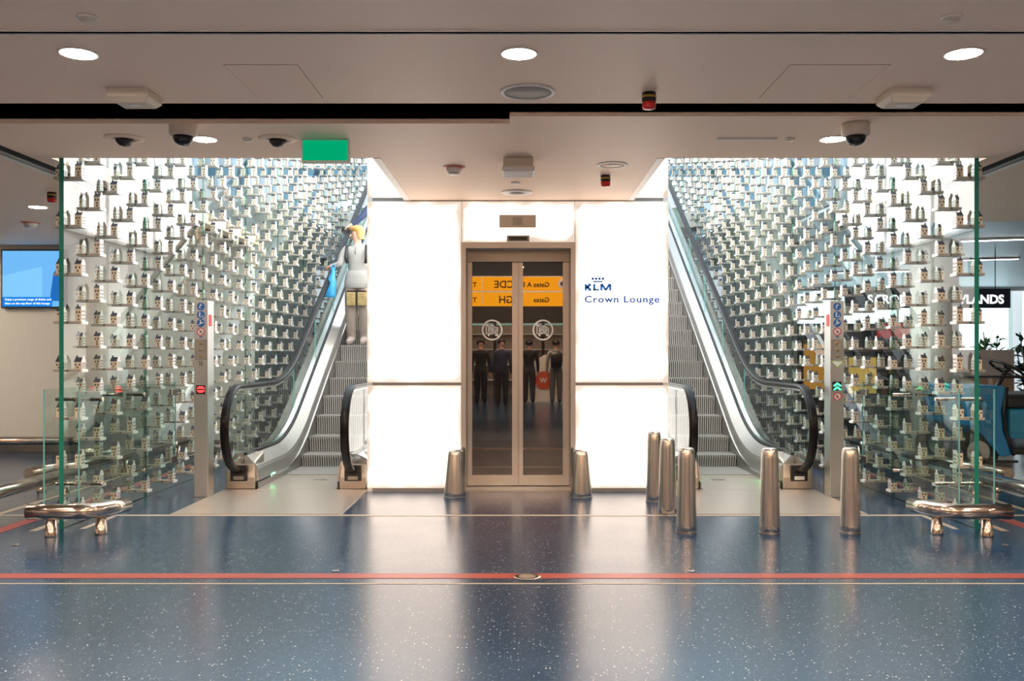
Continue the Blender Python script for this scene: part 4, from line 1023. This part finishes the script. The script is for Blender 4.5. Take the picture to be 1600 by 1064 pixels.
# blue open cart
bluep = mat('blue_enamel',(.015,.20,.42),.2,var=.05); bluel = mat('pale_blue_enamel',(.03,.28,.46),.25,var=.05); vin = mat('black_vinyl',(.02,.02,.022),.4,var=.1)
cx0 = 5.02; yc0,yc1 = 10.2,11.4
ct = empty('cart',(5.9,10.8,.0),'bright blue open utility vehicle with black steering wheel at the right edge','vehicle')
cowl = [(cx0+.02,.98),(cx0+.12,1.01),(cx0+.43,1.00),(cx0+.46,.95),(cx0+.40,.72),(cx0+.42,.50),(cx0+.52,.22),(cx0+.40,.20),(cx0+.22,.42),(cx0+.05,.55)]
MB().prism([(a,yc0,b) for a,b in cowl],(0,yc1-yc0,0)).build('cowl',bluep,ct,bevel=.02)
MB().tube([(cx0+.455,yc0-.008,.985),(cx0+.415,yc0-.008,.72),(cx0+.435,yc0-.008,.50),(cx0+.53,yc0-.008,.22)],.018,8).build('cowl_trim',M['dark'],ct)
MB().box(cx0+.46,cx0+2.4,yc0+.05,yc1-.05,.22,.30).build('chassis',M['dark'],ct,bevel=.01)
MB().box(cx0+.50,cx0+2.3,yc0+.02,yc1-.02,.40,.74).build('side_panel',bluel,ct,bevel=.03)
MB().box(cx0+.52,cx0+2.3,yc0+.015,yc0+.05,.46,.475).build('side_rib',bluep,ct)
MB().prism([(cx0+.82,yc0+.01,.57),(cx0+.855,yc0+.01,.52),(cx0+.89,yc0+.01,.57),(cx0+.855,yc0+.01,.62)],(0,.012,0)).build('side_badge',M['dark'],ct)
MB().box(cx0+.48,cx0+2.2,yc0+.04,yc1-.04,.74,.90).build('seat_cushion',vin,ct,bevel=.05)
MB().box(cx0+1.9,cx0+2.2,yc0+.06,yc1-.06,.88,1.4).build('seat_back',vin,ct,bevel=.05)
MB().box(cx0+.05,cx0+.55,yc0-.06,yc0-.03,.14,.17).build('bumper_bar',M['dark'],ct)
swc = Vector((cx0+.62,yc0+.3,1.18)); ax = Vector((.5,0,.86)).normalized(); u_ = Vector((0,1,0)); v_ = ax.cross(u_)
sw2 = MB().tube([swc+(u_*math.cos(2*PI*k/28)+v_*math.sin(2*PI*k/28))*.20 for k in range(29)],.016,8,caps=False).build('steering_wheel',M['dark'],ct)
sp_ = MB()
for a in (.3,2.4,4.5): sp_.beam(swc,swc+(u_*math.cos(a)+v_*math.sin(a))*.19,.03,.012)
sp_.lathe(swc,[(.04,-.02),(.04,.02)],14).build('spoke',M['dark'],sw2)
MB().tube([swc,(cx0+.42,yc0+.3,.86)],.028,10).build('steering_column',vin,ct)
MB().tube([(cx0+.0,yc0+.05,1.10),(cx0+.4,yc0+.05,1.10),(cx0+1.3,yc0+.05,1.08)],.014,8).build('hand_bar',M['dark'],ct)
for x,y in ((cx0+.16,yc0+.12),(cx0+.16,yc1-.12),(cx0+1.75,yc0+.12),(cx0+1.75,yc1-.12)):
    wl = MB().lathe((x,y,.25),[(.14,-.07),(.22,-.07),(.25,-.04),(.25,.04),(.22,.07),(.14,.07)],24,axis='y').build('wheel',M['dark'],ct)
    MB().lathe((x,y,.25),[(.13,-.072),(.12,.072)],18,axis='y').build('hub_cap',M['steelh'],wl)
# cardboard boxes and plants behind the cart
crd = mat('brown_card',(.32,.20,.13),.8,var=.06); crg = mat('grey_card',(.45,.38,.35),.8,var=.06)
for k,(z,h_,m_,lab) in enumerate(((0.0,.55,crd,'large brown cardboard box at the bottom of the stack'),(.55,.45,crd,'brown cardboard box in the middle of the stack'),(1.0,.42,crg,'grey cardboard box on top of the stack behind the cart'))):
    o = empty('cardboard_box',(6.9,13.6,z),lab,'box','stacked cardboard boxes')
    MB().box(6.55,7.25,13.3,13.9,z+.001,z+h_).build('carton',m_,o,bevel=.005)
    MB().box(6.87,6.93,13.297,13.9,z+h_-.1,z+h_+.0015).build('tape',M['beige'],o)
leafm = mat('leaf_green',(.10,.26,.04),.45,var=.35,vscale=9); leafd = mat('leaf_dark',(.02,.05,.03),.45,var=.3)
def plant(x,y,h,n_,m_,lab,seed):
    rr = random.Random(seed); e_ = empty('potted_plant',(x,y,0),lab,'plant','plants by the window')
    MB().lathe((x,y,0),[(.13,0),(.19,.36),(.20,.40),(.17,.40),(.16,.36)],20).build('pot',M['white'],e_)
    st_ = MB(); lf = MB()
    for k in range(7):
        a = rr.uniform(0,2*PI); tip = Vector((x+.22*math.cos(a),y+.22*math.sin(a),h*rr.uniform(.75,1)))
        base = Vector((x+.04*math.cos(a),y+.04*math.sin(a),.36)); st_.tube([base,(base+tip)/2+Vector((0,0,.05)),tip],.008,6)
        for j in range(n_):
            p = base.lerp(tip,rr.uniform(.25,1)); d = Vector((rr.uniform(-1,1),rr.uniform(-1,1),rr.uniform(-.2,.9))).normalized(); sd2 = d.cross(Vector((0,0,1))).normalized()
            L_ = rr.uniform(.14,.26); nn = sd2.cross(d)*.01
            lf.add([p,p+d*L_*.5+sd2*L_*.25,p+d*L_,p+d*L_*.5-sd2*L_*.25,p+d*L_*.5+nn*2],[(0,1,4),(1,2,4),(2,3,4),(3,0,4)])
    st_.build('stem',M['skirt'],e_); setp(lf.build('leaves',m_,e_),kind='stuff')
plant(8.15,15.6,1.75,16,leafm,'light green leafy plant behind the cart by the window',1)
plant(7.75,13.7,1.75,16,leafd,'dark leafy plant at the right edge above the cart',2)

# ------------------------------------------------------------------ roof steel over the escalator hall
tr = 0
def truss(pts,w_,lab):
    m_ = MB()
    e_ = empty('roof_truss',pts[0][0],lab,'truss','blue roof trusses')
    for a,b in pts: MB().beam(a,b,w_,w_*1.2).build('beam',M['truss'],e_)
for s in (-1,1):
    X_ = s*8.2; sd_ = 'left' if s < 0 else 'right'
    pts = [((X_,9,SLAB+.5),(X_,34,SLAB+.5)),((X_,9,9.0),(X_,34,9.0))]
    for k in range(8): pts += [((X_,10+3*k,SLAB+.5),(X_,11.5+3*k,9.0)),((X_,11.5+3*k,9.0),(X_,13+3*k,SLAB+.5))]
    truss(pts,.26,'pale blue steel lattice truss seen through the top of the %s glass wall' % sd_)
    pts = []
    for k in range(6): pts.append(((s*.2,20+3.2*k,10.5+.3*k),(s*8.2,17+3.2*k,7.0+.3*k)))
    truss(pts,.30,'sloping blue steel roof beams above the %s escalator' % sd_)
pts = [((-8.2,33,UP+.4),(8.2,33,UP+.4)),((-8.2,33,8.0),(8.2,33,8.0))]
for k in range(8): pts += [((-8.2+2.05*k,33,UP+.4),(-7.2+2.05*k,33,8)),((-7.2+2.05*k,33,8),(-6.15+2.05*k,33,UP+.4))]
truss(pts,.30,'blue steel lattice across the far end of the escalator hall')

# ------------------------------------------------------------------ hall behind the photographer (seen mirrored in the lift door)
for j,y in enumerate((-1.5,-6.0)):  # unseen luminaires added as warm fill for the ceiling and hall
    for i,x in enumerate((-6,0,6)):
        o = empty('hall_fill_light',(x,y,4.95),'added unseen fill luminaire in the hall behind, %s row, %s place from the left' % (('near','far')[j],ORD[i]),'ceiling light','added hall fill luminaires')
        MB().box(x-1.25,x+1.25,y-.25,y+.25,4.94,4.999).build('housing',M['white'],o)
        MB().box(x-1.2,x+1.2,y-.2,y+.2,4.93,4.94).build('diffuser',emis('hall_fill_lens',(1,.72,.50),HALL_FILL) if i+j == 0 else bpy.data.materials['hall_fill_lens'],o)
gs = empty('gate_sign',(0,-3,2.5),'orange gate direction sign hanging in the hall, mirrored in the lift door','sign')
org_ = emis('orange_sign_face',(1.0,.36,.01),3.4); dk = M['dark']
for z0,z1 in ((2.86,3.19),(2.50,2.83)): MB().box(-2.2,2.2,-3.1,-3.0,z0,z1).build('board',org_,gs,bevel=.01)
MB().box(-2.22,2.22,-3.12,-3.005,2.828,2.862).box(-2.22,2.22,-3.12,-3.005,3.19,3.22).build('rail',M['white'],gs)
for x in (-2,2): MB().lathe((x,-3.05,3.2),[(.02,0),(.02,1.8)],10).build('hanger',M['steelh'],gs)
# the sign faces +y, so its text runs towards -x
def gtext(s_,x,z,size): text('lettering',s_,size,(x,-2.992,z),dk,gs,rotz=PI,bold=.004)
gtext('Gates A B',.72,2.95,.16); gtext('CDE',-.12,2.93,.24); gtext('Transfer',-1.0,2.95,.16)
gtext('Gates',.72,2.59,.16); gtext('FGH',-.02,2.57,.24); gtext('Transfer',-1.0,2.59,.16)
MB().lathe((1.05,-2.995,3.025),[(.13,0),(.13,.008)],28,axis='y').build('arrow_disc',M['signw'],gs)
ar = MB(); ar.box(.98,1.12,-2.986,-2.98,3.012,3.038); bar2(ar,.975,3.025,1.03,3.075,-2.986,.026); bar2(ar,.975,3.025,1.03,2.975,-2.986,.026); ar.build('arrow',dk,gs)
for x in (-.88,): MB().box(x-.01,x+.01,-2.998,-2.99,2.9,3.15).box(x-.01,x+.01,-2.998,-2.99,2.54,2.79).build('divider',M['signw'],gs)
ppl = [(-1.05,-6.4,0,black,black,'person in black standing in the hall, mirrored in the left door pane'),(-.45,-5.2,.4,navy,darkt,'person in dark jacket mirrored near the middle of the lift door'),
       (.28,-6.8,2.8,black,darkt,'person in black bending, mirrored left in the right door pane'),(1.02,-6.6,2.9,cloth('grey_shirt',(.35,.35,.37)),cloth('grey_trousers',(.12,.12,.13)),'person in grey shirt with black backpack mirrored in the right door pane')]
for k,(x,y,rz,a,b,lab) in enumerate(ppl):
    p_ = person('person',(x,y,0),1.78,{},[SKIN,a,b,blk],lab,look=(.4,.9,0) if k < 2 else (-.2,-.9,0),hair=(.03,1.0),hairmat=M['dark'],group='people mirrored in the lift door',fingers=True)
o = empty('backpack',(1.02,-6.35,1.0),'black backpack on the back of the mirrored person in grey','backpack')
MB().loft([[(1.02+a*w_,-6.46+b*d_,z) for a,b in ((-1,0),(1,0),(1,1),(-1,1))] for z,w_,d_ in ((.98,.13,.14),(1.08,.16,.18),(1.35,.15,.16),(1.45,.11,.08))],smooth=True).build('pack',M['dark'],o,bevel=.02)
MB().box(.92,.95,-6.5,-6.45,1.0,1.45).box(1.09,1.12,-6.5,-6.45,1.0,1.45).build('strap',M['dark'],o)
kk = empty('kiosk',(.75,-7.6,0),'white kiosk with orange round logo in the hall behind','kiosk')
MB().prism([(.2,-7.9,0),(1.3,-7.9,0),(1.3,-7.9,1.1),(.75,-7.9,1.35),(.2,-7.9,1.0)],(0,.5,0)).build('body',M['white'],kk)
kd = MB().lathe((.72,-7.395,.62),[(.26,0),(.26,.012)],28,axis='y').build('logo_disc',mat('orange_red',(.7,.10,.03),.4,var=.03),kk)
text('logo_letter','w',.3,(.80,-7.38,.55),M['signw'],kk,rotz=PI,bold=.004)
for k,x in enumerate((-3.2,-1.6,0,1.6,3.2)):
    o = empty('shop_shelving',(x,-11.5,0),'wall shelving unit behind the hall, %s from the left' % ORD[4-k],'shelf unit','hall shop shelving')
    MB().box(x-.75,x+.75,-11.7,-11.66,0,2.4).build('back_panel',M['skirt'],o)
    for z in (.5,1.0,1.5,2.0): MB().box(x-.75,x+.75,-11.66,-11.3,z,z+.03).build('shelf_board',M['white'],o)
    MB().box(x-.75,x+.75,-11.64,-11.6,2.32,2.38).build('shelf_lamp',emis('shelf_lamp_%d' % k,(.7,1,.8),1.0),o)
# floor studs
for x,y,r,lab in ((.05,5.52,.085,'large round brass cover on the red floor line'),(-1.148,5.67,.025,'small round floor stud left of the brass cover'),(1.075,5.67,.025,'small round floor stud right of the brass cover'),(-3.57,6.45,.03,'small round floor stud at the far left'),(3.45,6.45,.03,'small round floor stud at the far right')):
    o = empty('floor_cover',(x,y,0),lab,'floor cover','round covers in the floor')
    MB().lathe((x,y,.0023),[(r,0),(r*.97,.0015),(r*.6,.002)],32).build('rim',M['bronze'],o)
    MB().lathe((x,y,.0028),[(r*.6,0),(r*.6,.0018)],24).build('lid',M['plate'] if r > .05 else M['skirt'],o)
